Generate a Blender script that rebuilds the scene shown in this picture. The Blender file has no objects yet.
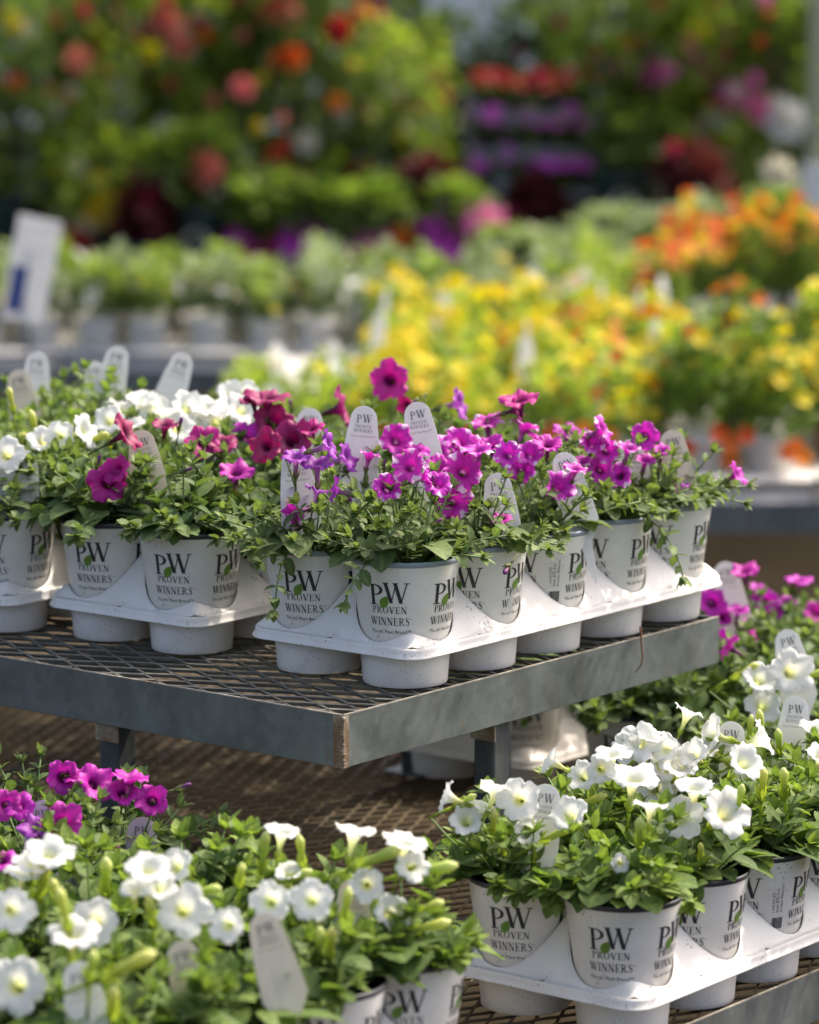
import bpy, math, random
from mathutils import Vector, Matrix, Quaternion
R = random.Random(7)
pi = math.pi
sc = bpy.context.scene
COL = sc.collection
sin, cos = math.sin, math.cos

# ------------------------------------------------------------------ layout
SH = 0.85                      # height of the upper shelf above the ground
LOW = SH - 0.288               # height of the lower bench
CAMZ = SH + 0.7665
PITCH = 0.157
FPX = 3530.46
TH = 0.671
U = Vector((-cos(TH), sin(TH), 0)); W = Vector((sin(TH), cos(TH), 0))
C0 = Vector((-0.0676, 3.51, 0))
def uw(u, w, z=0.0):
    p = C0 + U * u + W * w
    return Vector((p.x, p.y, z))
ROTZ = math.atan2(-U.y, -U.x)  # local +x runs along -U, local +y along W
def ray(px, py):
    c, s = cos(PITCH), sin(PITCH)
    a = (px - 409.5) / FPX; b = (512 - py) / FPX
    return Vector((a, c + b * s, -s + b * c))
def at_y(px, py, Y):           # the point of the world that stands at distance Y on the line of a photo point
    d = ray(px, py); t = Y / d.y
    return Vector((d.x * t, Y, CAMZ + d.z * t))

# ------------------------------------------------------------------ materials
def new_mat(name):
    m = bpy.data.materials.new(name); m.use_nodes = True
    nt = m.node_tree; nt.nodes.clear()
    out = nt.nodes.new('ShaderNodeOutputMaterial')
    return m, nt, out
def N(nt, t, **kw):
    n = nt.nodes.new(t)
    for k, v in kw.items():
        if k.startswith('_'): setattr(n, k[1:], v)
        else: n.inputs[k.replace('__', ' ')].default_value = v
    return n
def L(nt, a, ao, b, bi): nt.links.new(a.outputs[ao], b.inputs[bi])
def ramp(nt, stops, interp='LINEAR'):
    r = nt.nodes.new('ShaderNodeValToRGB'); e = r.color_ramp.elements; r.color_ramp.interpolation = interp
    while len(e) > 1: e.remove(e[0])
    e[0].position = stops[0][0]; e[0].color = (*stops[0][1], 1)
    for p, c in stops[1:]:
        k = e.new(p); k.color = (*c, 1)
    return r
def noise(nt, scale, detail=4, coord='Object', rough=.55):
    tc = nt.nodes.new('ShaderNodeTexCoord'); n = N(nt, 'ShaderNodeTexNoise', Scale=scale, Detail=detail, Roughness=rough)
    L(nt, tc, coord, n, 'Vector'); return n
def mixc(nt, fac, a, b, mode='MIX'):
    m = nt.nodes.new('ShaderNodeMix'); m.data_type = 'RGBA'; m.blend_type = mode
    for sock, v in ((0, fac), (6, a), (7, b)):
        if isinstance(v, tuple) and hasattr(v[0], 'outputs'): nt.links.new(v[0].outputs[v[1]], m.inputs[sock])
        elif isinstance(v, (tuple, list)): m.inputs[sock].default_value = (*v, 1)
        else: m.inputs[sock].default_value = v
    return (m, 2)
def link(nt, s, b, bi): nt.links.new(s[0].outputs[s[1]], b.inputs[bi])
def bump(nt, src, strength, dist):
    b = N(nt, 'ShaderNodeBump', Strength=strength, Distance=dist); link(nt, src, b, 'Height'); return b

def plastic(name, col, rough=.42, dirt=True, sss=.0, speck=(.10, .065, .04), amount=.5):
    m, nt, out = new_mat(name)
    p = N(nt, 'ShaderNodeBsdfPrincipled', Roughness=rough)
    base = col
    n1 = noise(nt, 22, 5); r1 = ramp(nt, [(.35, (0, 0, 0)), (.75, (1, 1, 1))]); L(nt, n1, 0, r1, 0)
    c = mixc(nt, (r1, 0), col, tuple(x * .86 for x in col))
    if dirt:
        tc = nt.nodes.new('ShaderNodeTexCoord')
        nz = N(nt, 'ShaderNodeTexNoise', Scale=230, Detail=2, Roughness=.6); L(nt, tc, 'Object', nz, 'Vector')
        big = N(nt, 'ShaderNodeTexNoise', Scale=18, Detail=3); L(nt, tc, 'Object', big, 'Vector')
        mt = N(nt, 'ShaderNodeMath', _operation='MULTIPLY'); L(nt, nz, 0, mt, 0); L(nt, big, 0, mt, 1)
        rr = ramp(nt, [(.37, (0, 0, 0)), (.42, (1, 1, 1))]); L(nt, mt, 0, rr, 0)
        f = N(nt, 'ShaderNodeMath', _operation='MULTIPLY'); f.inputs[1].default_value = amount; L(nt, rr, 0, f, 0)
        c = mixc(nt, (f, 0), c, speck)
    link(nt, c, p, 'Base Color')
    n2 = noise(nt, 90, 3); b = bump(nt, (n2, 0), .12, .002); L(nt, b, 0, p, 'Normal')
    if sss:
        tr = N(nt, 'ShaderNodeBsdfTranslucent'); link(nt, c, tr, 'Color')
        mx = N(nt, 'ShaderNodeMixShader', Fac=sss); L(nt, p, 0, mx, 1); L(nt, tr, 0, mx, 2); L(nt, mx, 0, out, 0)
    else: L(nt, p, 0, out, 0)
    return m
def flat(name, col, rough=.6, metallic=0.0, scale=30, var=.25, bumps=.1):
    m, nt, out = new_mat(name)
    p = N(nt, 'ShaderNodeBsdfPrincipled', Roughness=rough, Metallic=metallic)
    n = noise(nt, scale, 5); c = mixc(nt, (n, 0), tuple(x * (1 - var) for x in col), tuple(min(1, x * (1 + var)) for x in col))
    link(nt, c, p, 'Base Color')
    if bumps: b = bump(nt, (n, 0), bumps, .004); L(nt, b, 0, p, 'Normal')
    L(nt, p, 0, out, 0); return m
def leafmat(name, dark, mid, light, trans=.35, rough=.5, vein=.25, edge=None):
    m, nt, out = new_mat(name)
    p = N(nt, 'ShaderNodeBsdfPrincipled', Roughness=rough + .12)
    p.inputs['Specular IOR Level'].default_value = .28
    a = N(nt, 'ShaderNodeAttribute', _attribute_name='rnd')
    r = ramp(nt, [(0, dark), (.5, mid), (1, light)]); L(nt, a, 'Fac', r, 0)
    v = N(nt, 'ShaderNodeAttribute', _attribute_name='across')
    vr = ramp(nt, [(0, (1, 1, 1)), (.22, (0, 0, 0))]); L(nt, v, 'Fac', vr, 0)
    vm = N(nt, 'ShaderNodeMath', _operation='MULTIPLY'); vm.inputs[1].default_value = vein; L(nt, vr, 0, vm, 0)
    c = mixc(nt, (vm, 0), (r, 0), tuple(min(1, x * 1.5 + .03) for x in light))
    n = noise(nt, 160, 3); nr = ramp(nt, [(.3, (.75, .75, .75)), (.7, (1.2, 1.2, 1.2))]); L(nt, n, 0, nr, 0)
    c = mixc(nt, 1.0, c, (nr, 0), 'MULTIPLY')
    if edge:
        er = ramp(nt, [(.45, (0, 0, 0)), (.75, (1, 1, 1))]); L(nt, v, 'Fac', er, 0)
        c = mixc(nt, (er, 0), c, edge)
    link(nt, c, p, 'Base Color')
    b = bump(nt, (n, 0), .25, .002); L(nt, b, 0, p, 'Normal')
    tr = N(nt, 'ShaderNodeBsdfTranslucent'); tc2 = mixc(nt, 1.0, c, (1.25, 1.35, .60), 'MULTIPLY'); link(nt, tc2, tr, 'Color')
    mx = N(nt, 'ShaderNodeMixShader', Fac=trans); L(nt, p, 0, mx, 1); L(nt, tr, 0, mx, 2); L(nt, mx, 0, out, 0)
    return m
def petalmat(name, stops, trans=.4, streak=None, vein=None, edgew=None):
    # stops run from the tube's foot (0) to the petal edge (1)
    m, nt, out = new_mat(name)
    p = N(nt, 'ShaderNodeBsdfPrincipled', Roughness=.55)
    a = N(nt, 'ShaderNodeAttribute', _attribute_name='along')
    r = ramp(nt, stops); L(nt, a, 'Fac', r, 0); c = (r, 0)
    oi = nt.nodes.new('ShaderNodeObjectInfo')
    s = N(nt, 'ShaderNodeAttribute', _attribute_name='across')
    if vein:
        vr = ramp(nt, [(.0, (1, 1, 1)), (.22, (0, 0, 0))]); L(nt, s, 'Fac', vr, 0)
        c = mixc(nt, (vr, 0), c, mixc(nt, .5, c, vein))
    if streak:
        n = noise(nt, 70, 2)
        m1 = N(nt, 'ShaderNodeMath', _operation='MULTIPLY'); L(nt, a, 'Fac', m1, 0); L(nt, n, 0, m1, 1)
        m2 = N(nt, 'ShaderNodeMath', _operation='MULTIPLY'); L(nt, m1, 0, m2, 0)
        sr = ramp(nt, [(.55, (0, 0, 0)), (1., (1, 1, 1))]); L(nt, s, 'Fac', sr, 0)
        m3 = N(nt, 'ShaderNodeMath', _operation='ADD'); L(nt, sr, 0, m3, 0); m3.inputs[1].default_value = .45; L(nt, m3, 0, m2, 1)
        fr = ramp(nt, [(.46, (0, 0, 0)), (.66, (.8, .8, .8))]); L(nt, m2, 0, fr, 0)
        c = mixc(nt, (fr, 0), c, streak)
    hv = N(nt, 'ShaderNodeHueSaturation'); link(nt, c, hv, 'Color')
    mr = N(nt, 'ShaderNodeMapRange'); L(nt, oi, 'Random', mr, 0); mr.inputs[3].default_value = .485; mr.inputs[4].default_value = .515
    L(nt, mr, 0, hv, 'Hue'); c = (hv, 0)
    link(nt, c, p, 'Base Color')
    n2 = noise(nt, 220, 2); b = bump(nt, (n2, 0), .3, .0015); L(nt, b, 0, p, 'Normal')
    tr = N(nt, 'ShaderNodeBsdfTranslucent'); link(nt, c, tr, 'Color')
    mx = N(nt, 'ShaderNodeMixShader', Fac=trans); L(nt, p, 0, mx, 1); L(nt, tr, 0, mx, 2); L(nt, mx, 0, out, 0)
    return m
def galv(name, col=(.27, .30, .32), rust=.0, metallic=.45, rough=.5, drips=True, rustcol=(.17, .10, .055), spec=.5):
    m, nt, out = new_mat(name)
    p = N(nt, 'ShaderNodeBsdfPrincipled', Metallic=metallic); p.inputs['Specular IOR Level'].default_value = spec
    tc = nt.nodes.new('ShaderNodeTexCoord')
    vo = N(nt, 'ShaderNodeTexVoronoi', Scale=85); L(nt, tc, 'Object', vo, 'Vector')
    n = N(nt, 'ShaderNodeTexNoise', Scale=14, Detail=6, Roughness=.65); L(nt, tc, 'Object', n, 'Vector')
    r = ramp(nt, [(.3, tuple(x * .68 for x in col)), (.55, col), (.8, tuple(x * 1.3 for x in col))]); L(nt, n, 0, r, 0)
    vr = ramp(nt, [(0, (.86, .86, .86)), (1, (1.12, 1.12, 1.12))]); L(nt, vo, 'Color', vr, 0)
    c = mixc(nt, 1.0, (r, 0), (vr, 0), 'MULTIPLY')
    if drips:
        mp = N(nt, 'ShaderNodeMapping'); mp.inputs['Scale'].default_value = (60, 60, 7); L(nt, tc, 'Object', mp, 0)
        dn = N(nt, 'ShaderNodeTexNoise', Scale=1.0, Detail=3); L(nt, mp, 0, dn, 'Vector')
        dr = ramp(nt, [(.52, (0, 0, 0)), (.75, (.45, .45, .45))]); L(nt, dn, 0, dr, 0)
        c = mixc(nt, (dr, 0), c, (.16, .15, .125))
    n3 = N(nt, 'ShaderNodeTexNoise', Scale=9, Detail=8, Roughness=.7); L(nt, tc, 'Object', n3, 'Vector')
    rr = ramp(nt, [(.62 - rust * .3, (0, 0, 0)), (.76 - rust * .3, (1, 1, 1))]); L(nt, n3, 0, rr, 0)
    c = mixc(nt, (rr, 0), c, rustcol)
    link(nt, c, p, 'Base Color')
    rg = ramp(nt, [(.3, (rough - .1,) * 3), (.7, (rough + .15,) * 3)]); L(nt, n, 0, rg, 0); L(nt, rg, 0, p, 'Roughness')
    b = bump(nt, (n3, 0), .2, .002); L(nt, b, 0, p, 'Normal')
    L(nt, p, 0, out, 0); return m

M = {}
M['tray'] = plastic('white_thermoformed_plastic', (.86, .815, .755), .38, sss=.12, amount=.65)
M['cup'] = plastic('milky_plastic', (.86, .815, .75), .42, sss=.22, amount=.30)
M['pot'] = plastic('white_pot_plastic', (.86, .825, .76), .45, sss=.10, amount=.75)
M['rim_blue'] = flat('blue_grey_rim', (.24, .28, .34), .4, 0, 60, .15)
M['rim_dark'] = flat('dark_rim', (.035, .036, .045), .4, 0, 60, .3)
M['ink'] = flat('black_ink', (.022, .022, .026), .5, 0, 40, .2, 0)
M['leafink'] = flat('green_ink', (.12, .22, .025), .5, 0, 200, .35, 0)
M['soil'] = flat('potting_soil', (.045, .028, .018), .95, 0, 300, .6, .9)
M['leaf'] = leafmat('petunia_leaf', (.050, .088, .030), (.100, .160, .054), (.20, .255, .088))
M['leaf_cal'] = leafmat('soft_green_leaf', (.056, .092, .034), (.115, .168, .058), (.22, .275, .092))
M['leaf_bright'] = leafmat('bright_green_leaf', (.055, .098, .026), (.112, .178, .044), (.24, .32, .072), trans=.40)
M['stem'] = flat('green_stem', (.14, .22, .06), .6, 0, 60, .3)
M['calyx'] = leafmat('yellow_green_calyx', (.20, .27, .03), (.30, .38, .05), (.42, .48, .09), trans=.45)
M['calyx_dull'] = leafmat('purple_green_calyx', (.07, .10, .035), (.11, .14, .05), (.17, .18, .07), trans=.3)
M['magenta'] = petalmat('magenta_petal', [(0, (.20, .10, .16)), (.22, (.33, .10, .30)), (.33, (.16, .01, .12)), (.42, (.46, .012, .34)), (.75, (.60, .02, .46)), (1, (.66, .05, .52))], .38, streak=(.86, .70, .84), vein=(.30, .0, .22))
M['magenta_plain'] = petalmat('deep_magenta_petal', [(0, (.16, .06, .12)), (.25, (.22, .04, .18)), (.35, (.05, .0, .04)), (.45, (.50, .012, .36)), (1, (.58, .03, .46))], .38, vein=(.22, .0, .16))
M['violet'] = petalmat('violet_petal', [(0, (.30, .22, .20)), (.25, (.40, .20, .36)), (.45, (.30, .04, .36)), (1, (.38, .05, .46))], .35, vein=(.16, .0, .18))
M['burgundy'] = petalmat('burgundy_petal', [(0, (.10, .01, .03)), (.35, (.07, .0, .03)), (.5, (.25, .003, .085)), (1, (.35, .006, .125))], .32, vein=(.12, .0, .03))
M['cerise'] = petalmat('cerise_petal', [(0, (.10, .01, .06)), (.36, (.10, .0, .05)), (.5, (.42, .006, .20)), (1, (.55, .02, .28))], .34, vein=(.20, .0, .10))
M['white'] = petalmat('white_petal', [(0, (.40, .48, .10)), (.22, (.62, .66, .26)), (.31, (.68, .69, .30)), (.40, (.82, .83, .62)), (.48, (.79, .785, .74)), (1, (.79, .785, .745))], .40, vein=(.70, .72, .62))
M['bud'] = petalmat('pale_bud', [(0, (.34, .44, .06)), (.6, (.55, .62, .12)), (1, (.72, .74, .30))], .4)
M['bud_dark'] = petalmat('dark_bud', [(0, (.16, .16, .07)), (.5, (.20, .07, .17)), (1, (.24, .04, .24))], .3)
M['tag'] = plastic('white_tag', (.86, .85, .83), .4, sss=.42, amount=.12)
M['tag_tan'] = plastic('weathered_tag', (.78, .73, .63), .45, sss=.45, amount=.4)
M['tag_lilac'] = plastic('lilac_tag', (.72, .62, .76), .4, sss=.35, amount=.2)
M['tagink'] = flat('grey_tag_ink', (.10, .10, .12), .5, 0, 40, .2, 0)
M['galv'] = galv('galvanised_steel', (.155, .172, .162), .05)
M['galv_rust'] = galv('rusty_weld', (.38, .33, .24), .55, .2, .7)
M['edge_metal'] = galv('tan_edge_metal', (.42, .38, .31), .3, .4, .45, False)
M['mesh_metal'] = galv('expanded_steel', (.185, .175, .145), .20, .45, .5, False)
M['mesh_low'] = galv('weathered_expanded_steel', (.105, .078, .044), .35, .08, .7, False, (.060, .040, .022), .15)
M['galv_dark'] = galv('dull_dark_steel', (.060, .068, .070), .05, .3, .6)

# ------------------------------------------------------------------ mesh builder
class MB:
    def __init__(s): s.v = []; s.f = []; s.m = []; s.r = []; s.al = []; s.ac = []
    def add(s, vs, fs, mat=0, rnd=.5, along=None, across=None):
        o = len(s.v); n = len(vs)
        s.v.extend([tuple(v) for v in vs])
        s.al.extend(along if along else [0.0] * n); s.ac.extend(across if across else [0.5] * n)
        for f in fs: s.f.append(tuple(i + o for i in f)); s.m.append(mat); s.r.append(rnd)
    def box(s, p0, p1, mat=0):
        x0, y0, z0 = p0; x1, y1, z1 = p1
        s.add([(x0,y0,z0),(x1,y0,z0),(x1,y1,z0),(x0,y1,z0),(x0,y0,z1),(x1,y0,z1),(x1,y1,z1),(x0,y1,z1)],
              [(0,3,2,1),(4,5,6,7),(0,1,5,4),(1,2,6,5),(2,3,7,6),(3,0,4,7)], mat, R.random())
    def bar(s, a, b, w, h, up=Vector((0, 0, 1)), mat=0):
        a = Vector(a); b = Vector(b); d = (b - a).normalized(); x = d.cross(up).normalized() * (w / 2); y = x.cross(d).normalized() * (h / 2)
        s.add([a-x-y, a+x-y, a+x+y, a-x+y, b-x-y, b+x-y, b+x+y, b-x+y],
              [(0,3,2,1),(4,5,6,7),(0,1,5,4),(1,2,6,5),(2,3,7,6),(3,0,4,7)], mat, R.random())
    def tube(s, pts, rad, n=6, mat=0, rnd=.5, caps=True):
        pts = [Vector(p) for p in pts]; k = len(pts)
        if not isinstance(rad, (list, tuple)): rad = [rad] * k
        vs = []; prev = Vector((.31, .17, .93))
        for i, p in enumerate(pts):
            d = (pts[min(i + 1, k - 1)] - pts[max(i - 1, 0)])
            d = d.normalized() if d.length > 1e-9 else Vector((0, 0, 1))
            x = prev - d * prev.dot(d)
            if x.length < 1e-4: x = d.orthogonal()
            x.normalize(); y = d.cross(x); prev = x
            for j in range(n):
                a = 2 * pi * j / n; vs.append(p + (x * cos(a) + y * sin(a)) * rad[i])
        fs = [(i*n+j, i*n+(j+1) % n, (i+1)*n+(j+1) % n, (i+1)*n+j) for i in range(k-1) for j in range(n)]
        if caps: fs += [tuple(range(n-1, -1, -1)), tuple((k-1)*n+j for j in range(n))]
        s.add(vs, fs, mat, rnd, along=[i/(k-1) for i in range(k) for j in range(n)])
    def lathe(s, prof, n=40, mats=0, cx=0, cy=0):
        o = []
        for r, z in prof:
            for j in range(n):
                a = 2*pi*j/n; o.append((cx + r*cos(a), cy + r*sin(a), z))
        for i in range(len(prof)-1):
            mt = mats if isinstance(mats, int) else mats[i]
            pass
        base = len(s.v); s.v.extend(o); s.al.extend([0.0]*len(o)); s.ac.extend([.5]*len(o))
        for i in range(len(prof)-1):
            mt = mats if isinstance(mats, int) else mats[i]
            for j in range(n):
                s.f.append((base+i*n+j, base+i*n+(j+1) % n, base+(i+1)*n+(j+1) % n, base+(i+1)*n+j)); s.m.append(mt); s.r.append(.5)
    def cap(s, r, z, n=40, mat=0, up=True, cx=0, cy=0):
        vs = [(cx + r*cos(2*pi*j/n), cy + r*sin(2*pi*j/n), z) for j in range(n)]
        s.add(vs, [tuple(range(n)) if up else tuple(range(n-1, -1, -1))], mat)
    def mesh(s, name, mats, smooth=True):
        me = bpy.data.meshes.new(name); me.from_pydata(s.v, [], s.f)
        for m in (mats if isinstance(mats, (list, tuple)) else [mats]): me.materials.append(M[m])
        me.polygons.foreach_set('material_index', s.m)
        me.polygons.foreach_set('use_smooth', [smooth] * len(s.f))
        a = me.attributes.new('rnd', 'FLOAT', 'FACE'); a.data.foreach_set('value', s.r)
        a = me.attributes.new('along', 'FLOAT', 'POINT'); a.data.foreach_set('value', s.al)
        a = me.attributes.new('across', 'FLOAT', 'POINT'); a.data.foreach_set('value', s.ac)
        me.update(); return me

def obj(name, me, parent=None, loc=None, rz=0.0, quat=None, scale=None):
    o = bpy.data.objects.new(name, me); COL.objects.link(o)
    if parent: o.parent = parent
    if loc is not None: o.location = loc
    if quat is not None: o.rotation_mode = 'QUATERNION'; o.rotation_quaternion = quat
    elif rz: o.rotation_euler = (0, 0, rz)
    if scale is not None: o.scale = (scale, scale, scale) if isinstance(scale, (int, float)) else scale
    return o
def tag(o, label=None, cat=None, group=None, kind=None):
    if label: o['label'] = label
    if cat: o['category'] = cat
    if group: o['group'] = group
    if kind: o['kind'] = kind
    return o
def thing(name, label, cat, loc=(0, 0, 0), rz=0.0, group=None):
    return tag(obj(name, None, None, loc, rz), label, cat, group)

# ------------------------------------------------------------------ serif lettering, cap height 1
def stroke(pts, ths, n=6):
    """polygons along a path with thickness; returns quads in 2-D"""
    P = [Vector((p[0], p[1])) for p in pts]
    if not isinstance(ths, (list, tuple)): ths = [ths] * len(P)
    if len(P) == 2:
        P = [P[0].lerp(P[1], i / n) for i in range(n + 1)]; ths = [ths[0] + (ths[1] - ths[0]) * i / n for i in range(n + 1)]
    q = []; Ls = []
    for i, p in enumerate(P):
        d = (P[min(i+1, len(P)-1)] - P[max(i-1, 0)]).normalized(); nn = Vector((-d.y, d.x))
        Ls.append((p + nn * ths[i] / 2, p - nn * ths[i] / 2))
    for a, b in zip(Ls, Ls[1:]): q.append((a[0], a[1], b[1], b[0]))
    return q
def hbar(x0, x1, y, t=.045): return stroke([(x0, y), (x1, y)], t, 4)
def arcs(cx, cy, ro, ri, a0, a1, n=14):
    q = []
    for i in range(n):
        a = a0 + (a1-a0)*i/n; b = a0 + (a1-a0)*(i+1)/n
        q.append((Vector((cx+ro[0]*cos(a), cy+ro[1]*sin(a))), Vector((cx+ri[0]*cos(a), cy+ri[1]*sin(a))),
                  Vector((cx+ri[0]*cos(b), cy+ri[1]*sin(b))), Vector((cx+ro[0]*cos(b), cy+ro[1]*sin(b)))))
    return q
def diag(x0, y0, x1, y1, w, n=6):      # a slanted stroke with level ends
    q = []
    for i in range(n):
        a, b = i/n, (i+1)/n
        xa, ya, xb, yb = x0+(x1-x0)*a, y0+(y1-y0)*a, x0+(x1-x0)*b, y0+(y1-y0)*b
        q.append((Vector((xa-w/2, ya)), Vector((xa+w/2, ya)), Vector((xb+w/2, yb)), Vector((xb-w/2, yb))))
    return q
def G(ch):
    s, t = .145, .05
    if ch in 'PR':
        q = diag(.17, 0, .17, 1, s) + hbar(0, .36, .02) + hbar(0, .30, .98) + arcs(.27, .735, (.36, .265), (.215, .215), pi/2, -pi/2)
        q += hbar(.23, .30, .98) + hbar(.23, .30, .495)
        if ch == 'R': return q + diag(.72, 0.02, .34, .49, s + .02) + hbar(.66, .86, .02), .84
        return q, .66
    if ch == 'O': return arcs(.40, .5, (.40, .52), (.255, .47), 0, 2*pi, 26), .82
    if ch == 'V': return diag(.13, 1, .40, 0, .17) + diag(.70, 1, .40, 0, .06) + hbar(0, .30, .98) + hbar(.56, .84, .98), .82
    if ch == 'W':
        return (diag(.13, 1, .38, 0, .17) + diag(.63, 1, .38, 0, .055) + diag(.58, 1, .84, 0, .17) + diag(1.12, 1, .84, 0, .06)
                + hbar(0, .28, .98) + hbar(.46, .72, .98) + hbar(.99, 1.24, .98)), 1.22
    if ch == 'E':
        return diag(.17, 0, .17, 1, s) + hbar(0, .62, .025) + hbar(0, .60, .975) + hbar(.2, .48, .51) + diag(.62, .0, .60, .22, .045, 2) + diag(.585, .78, .60, 1, .045, 2) + diag(.48, .40, .48, .62, .04, 2), .68
    if ch == 'N':
        return diag(.14, 0, .14, 1, .055) + diag(.14, 1, .68, 0, .18) + diag(.69, 0, .69, 1, .055) + hbar(0, .20, .98) + hbar(.02, .27, .02) + hbar(.56, .82, .98), .84
    if ch == 'I': return diag(.17, 0, .17, 1, s) + hbar(0, .34, .02) + hbar(0, .34, .98), .37
    if ch == 'S':
        pts = [(.50,.80),(.44,.92),(.30,.98),(.16,.93),(.09,.80),(.13,.67),(.28,.56),(.43,.45),(.50,.30),(.46,.13),(.31,.03),(.15,.06),(.06,.20)]
        return stroke(pts, [.04,.05,.06,.08,.11,.14,.17,.16,.13,.10,.07,.05,.04]) + diag(.51,.72,.51,.95,.035,2) + diag(.05,.05,.05,.30,.035,2), .58
    return [], .3
def word(txt, height, sp=.06):
    x = 0; q = []
    for ch in txt:
        g, adv = G(ch)
        for poly in g: q.append([((p.x + x) * height, p.y * height) for p in poly])
        x += adv + sp
    return q, (x - sp) * height
_tc = {}
def small(txt, width):
    """small lettering in the built-in sans face, as 2-D polygons scaled to a width"""
    if txt not in _tc:
        cu = bpy.data.curves.new('t', 'FONT'); cu.body = txt; cu.size = 1; cu.resolution_u = 1
        o = bpy.data.objects.new('t', cu); COL.objects.link(o)
        me = o.to_mesh(); vs = [v.co.copy() for v in me.vertices]; fs = [list(p.vertices) for p in me.polygons]
        o.to_mesh_clear(); bpy.data.objects.remove(o); bpy.data.curves.remove(cu)
        x0 = min(v.x for v in vs); x1 = max(v.x for v in vs)
        _tc[txt] = (vs, fs, x0, x1)
    vs, fs, x0, x1 = _tc[txt]; k = width / (x1 - x0)
    return [[((vs[i].x - x0) * k, vs[i].y * k) for i in f] for f in fs]
# ------------------------------------------------------------------ pot, its print, the tray
PR0, PRK = .0402, .137
def pot_r(z): return PR0 + PRK * z
def pot_mesh(rim):
    mb = MB()
    prof = [(.030, .006), (.0385, .004), (pot_r(.008), .008), (pot_r(.1285), .1285), (pot_r(.1300), .1300), (.0588, .1312), (.0594, .1324),
            (.0594, .1345), (.0588, .1357), (.0578, .1359), (.0570, .1350), (.0562, .130), (.0545, .112)]
    mb.lathe(prof, 56, [0, 0, 0, 0, 1, 1, 1, 1, 1, 1, 1, 1])
    mb.cap(.030, .006, 56, 0, False)
    return mb.mesh('pot', ['pot', rim])
def wrap(mb, polys, a0, z0, off=.00035, mat=0):
    """lay flat lettering round the pot: x -> angle, y -> height"""
    for poly in polys:
        vs = []
        for x, y in poly:
            z = z0 + y; r = pot_r(z) + off; a = a0 + x / pot_r(z0 + .0)
            vs.append((r * cos(a), r * sin(a), z))
        mb.add(vs, [tuple(range(len(vs)))], mat)
def leaf2d(Lh, Wd, tilt, cx, cy):
    n = 6; q = []
    prof = lambda t: Wd * (sin(pi * t ** .85) ** .8) if 0 < t < 1 else 0
    for i in range(n):
        a, b = i/n, (i+1)/n; pts = [(-prof(a), a*Lh), (prof(a), a*Lh), (prof(b), b*Lh), (-prof(b), b*Lh)]
        pts = [(x*cos(tilt)-y*sin(tilt)+cx, x*sin(tilt)+y*cos(tilt)+cy) for x, y in pts]
        if i == 0: pts = pts[1:]
        if i == n-1: pts = pts[:3]
        q.append(pts)
    return q
def logo(mb, ac, line):
    P_, _ = word('P', .0222); W_, _ = word('W', .0222, 0)
    sc1 = lambda q, kx: [[(x * kx, y) for x, y in p] for p in q]
    r = pot_r(.1)
    def put(q, x, z, mat=0, off=.00035): wrap(mb, [[(px + x, py) for px, py in p] for p in q], ac, z, off, mat)
    put(sc1(P_, 1.16), -.0222, .0893); put(sc1(W_, 1.02), -.0058, .0918)
    put(leaf2d(.0150, .0048, -.50, -.0085, 0), 0, .0862, 1, .0006)
    q, w = word('PROVEN', .0074, .09); put(sc1(q, .0385 / w), -.0195, .0806)
    q, w = word('WINNERS', .0086, .09); put(sc1(q, .0435 / w), -.0225, .0675)
    q = arcs(.0228, .0745, (.0007, .0007), (.0004, .0004), 0, 2*pi, 8); put([[(p.x, p.y - .0675) for p in z] for z in q], 0, .0675)
    put(small(line, .044), -.0220, .0588)
def barcode(mb, ac):
    rr = random.Random(3)
    x = -.0055
    while x < .0055:
        w = rr.choice([.0003, .0005, .0008]); h = .012
        wrap(mb, [[(x, 0), (x + w, 0), (x + w, h), (x, h)]], ac, .058); x += w + rr.choice([.0003, .0005])
    for k, t in enumerate(['Proven Winners', 'Item 875 516', '1 618 815 875']):
        q = small(t, .030 - .004 * k)
        q = [[(.0055 - .0045 * k - y * 1.0, x) for x, y in p] for p in q]
        wrap(mb, q, ac, .076)
def print_mesh(kind):
    mb = MB()
    lines = ['The #1 Plant Brand\u2122', 'The #1 Plant Brand\u2122', 'The #1 Plant Brand\u2122', 'The #1 Plant Brand\u2122']
    for a, l in zip((0, 77, 163, 240), lines): logo(mb, math.radians(a), l)
    barcode(mb, math.radians(121)); 
    me = mb.mesh('print', ['ink', 'leafink'], False)
    return me
POT = {'rim_blue': pot_mesh('rim_blue'), 'rim_dark': pot_mesh('rim_dark')}
PRINT = print_mesh(0)
_s = MB()
for i in range(9):
    pass
_n = 40; _vs = [(0, 0, .120)]; _fs = []
for k in range(1, 6):
    for j in range(_n):
        a = 2*pi*j/_n; _vs.append((.0553*k/5*cos(a), .0553*k/5*sin(a), .1185 + R.uniform(-.0015, .0015) * (k < 5)))
for j in range(_n): _fs.append((0, 1+j, 1+(j+1) % _n))
for k in range(1, 5):
    for j in range(_n): _fs.append((1+(k-1)*_n+j, 1+k*_n+j, 1+k*_n+(j+1) % _n, 1+(k-1)*_n+(j+1) % _n))
_s.add(_vs, _fs); SOIL = _s.mesh('soil', 'soil')

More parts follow.
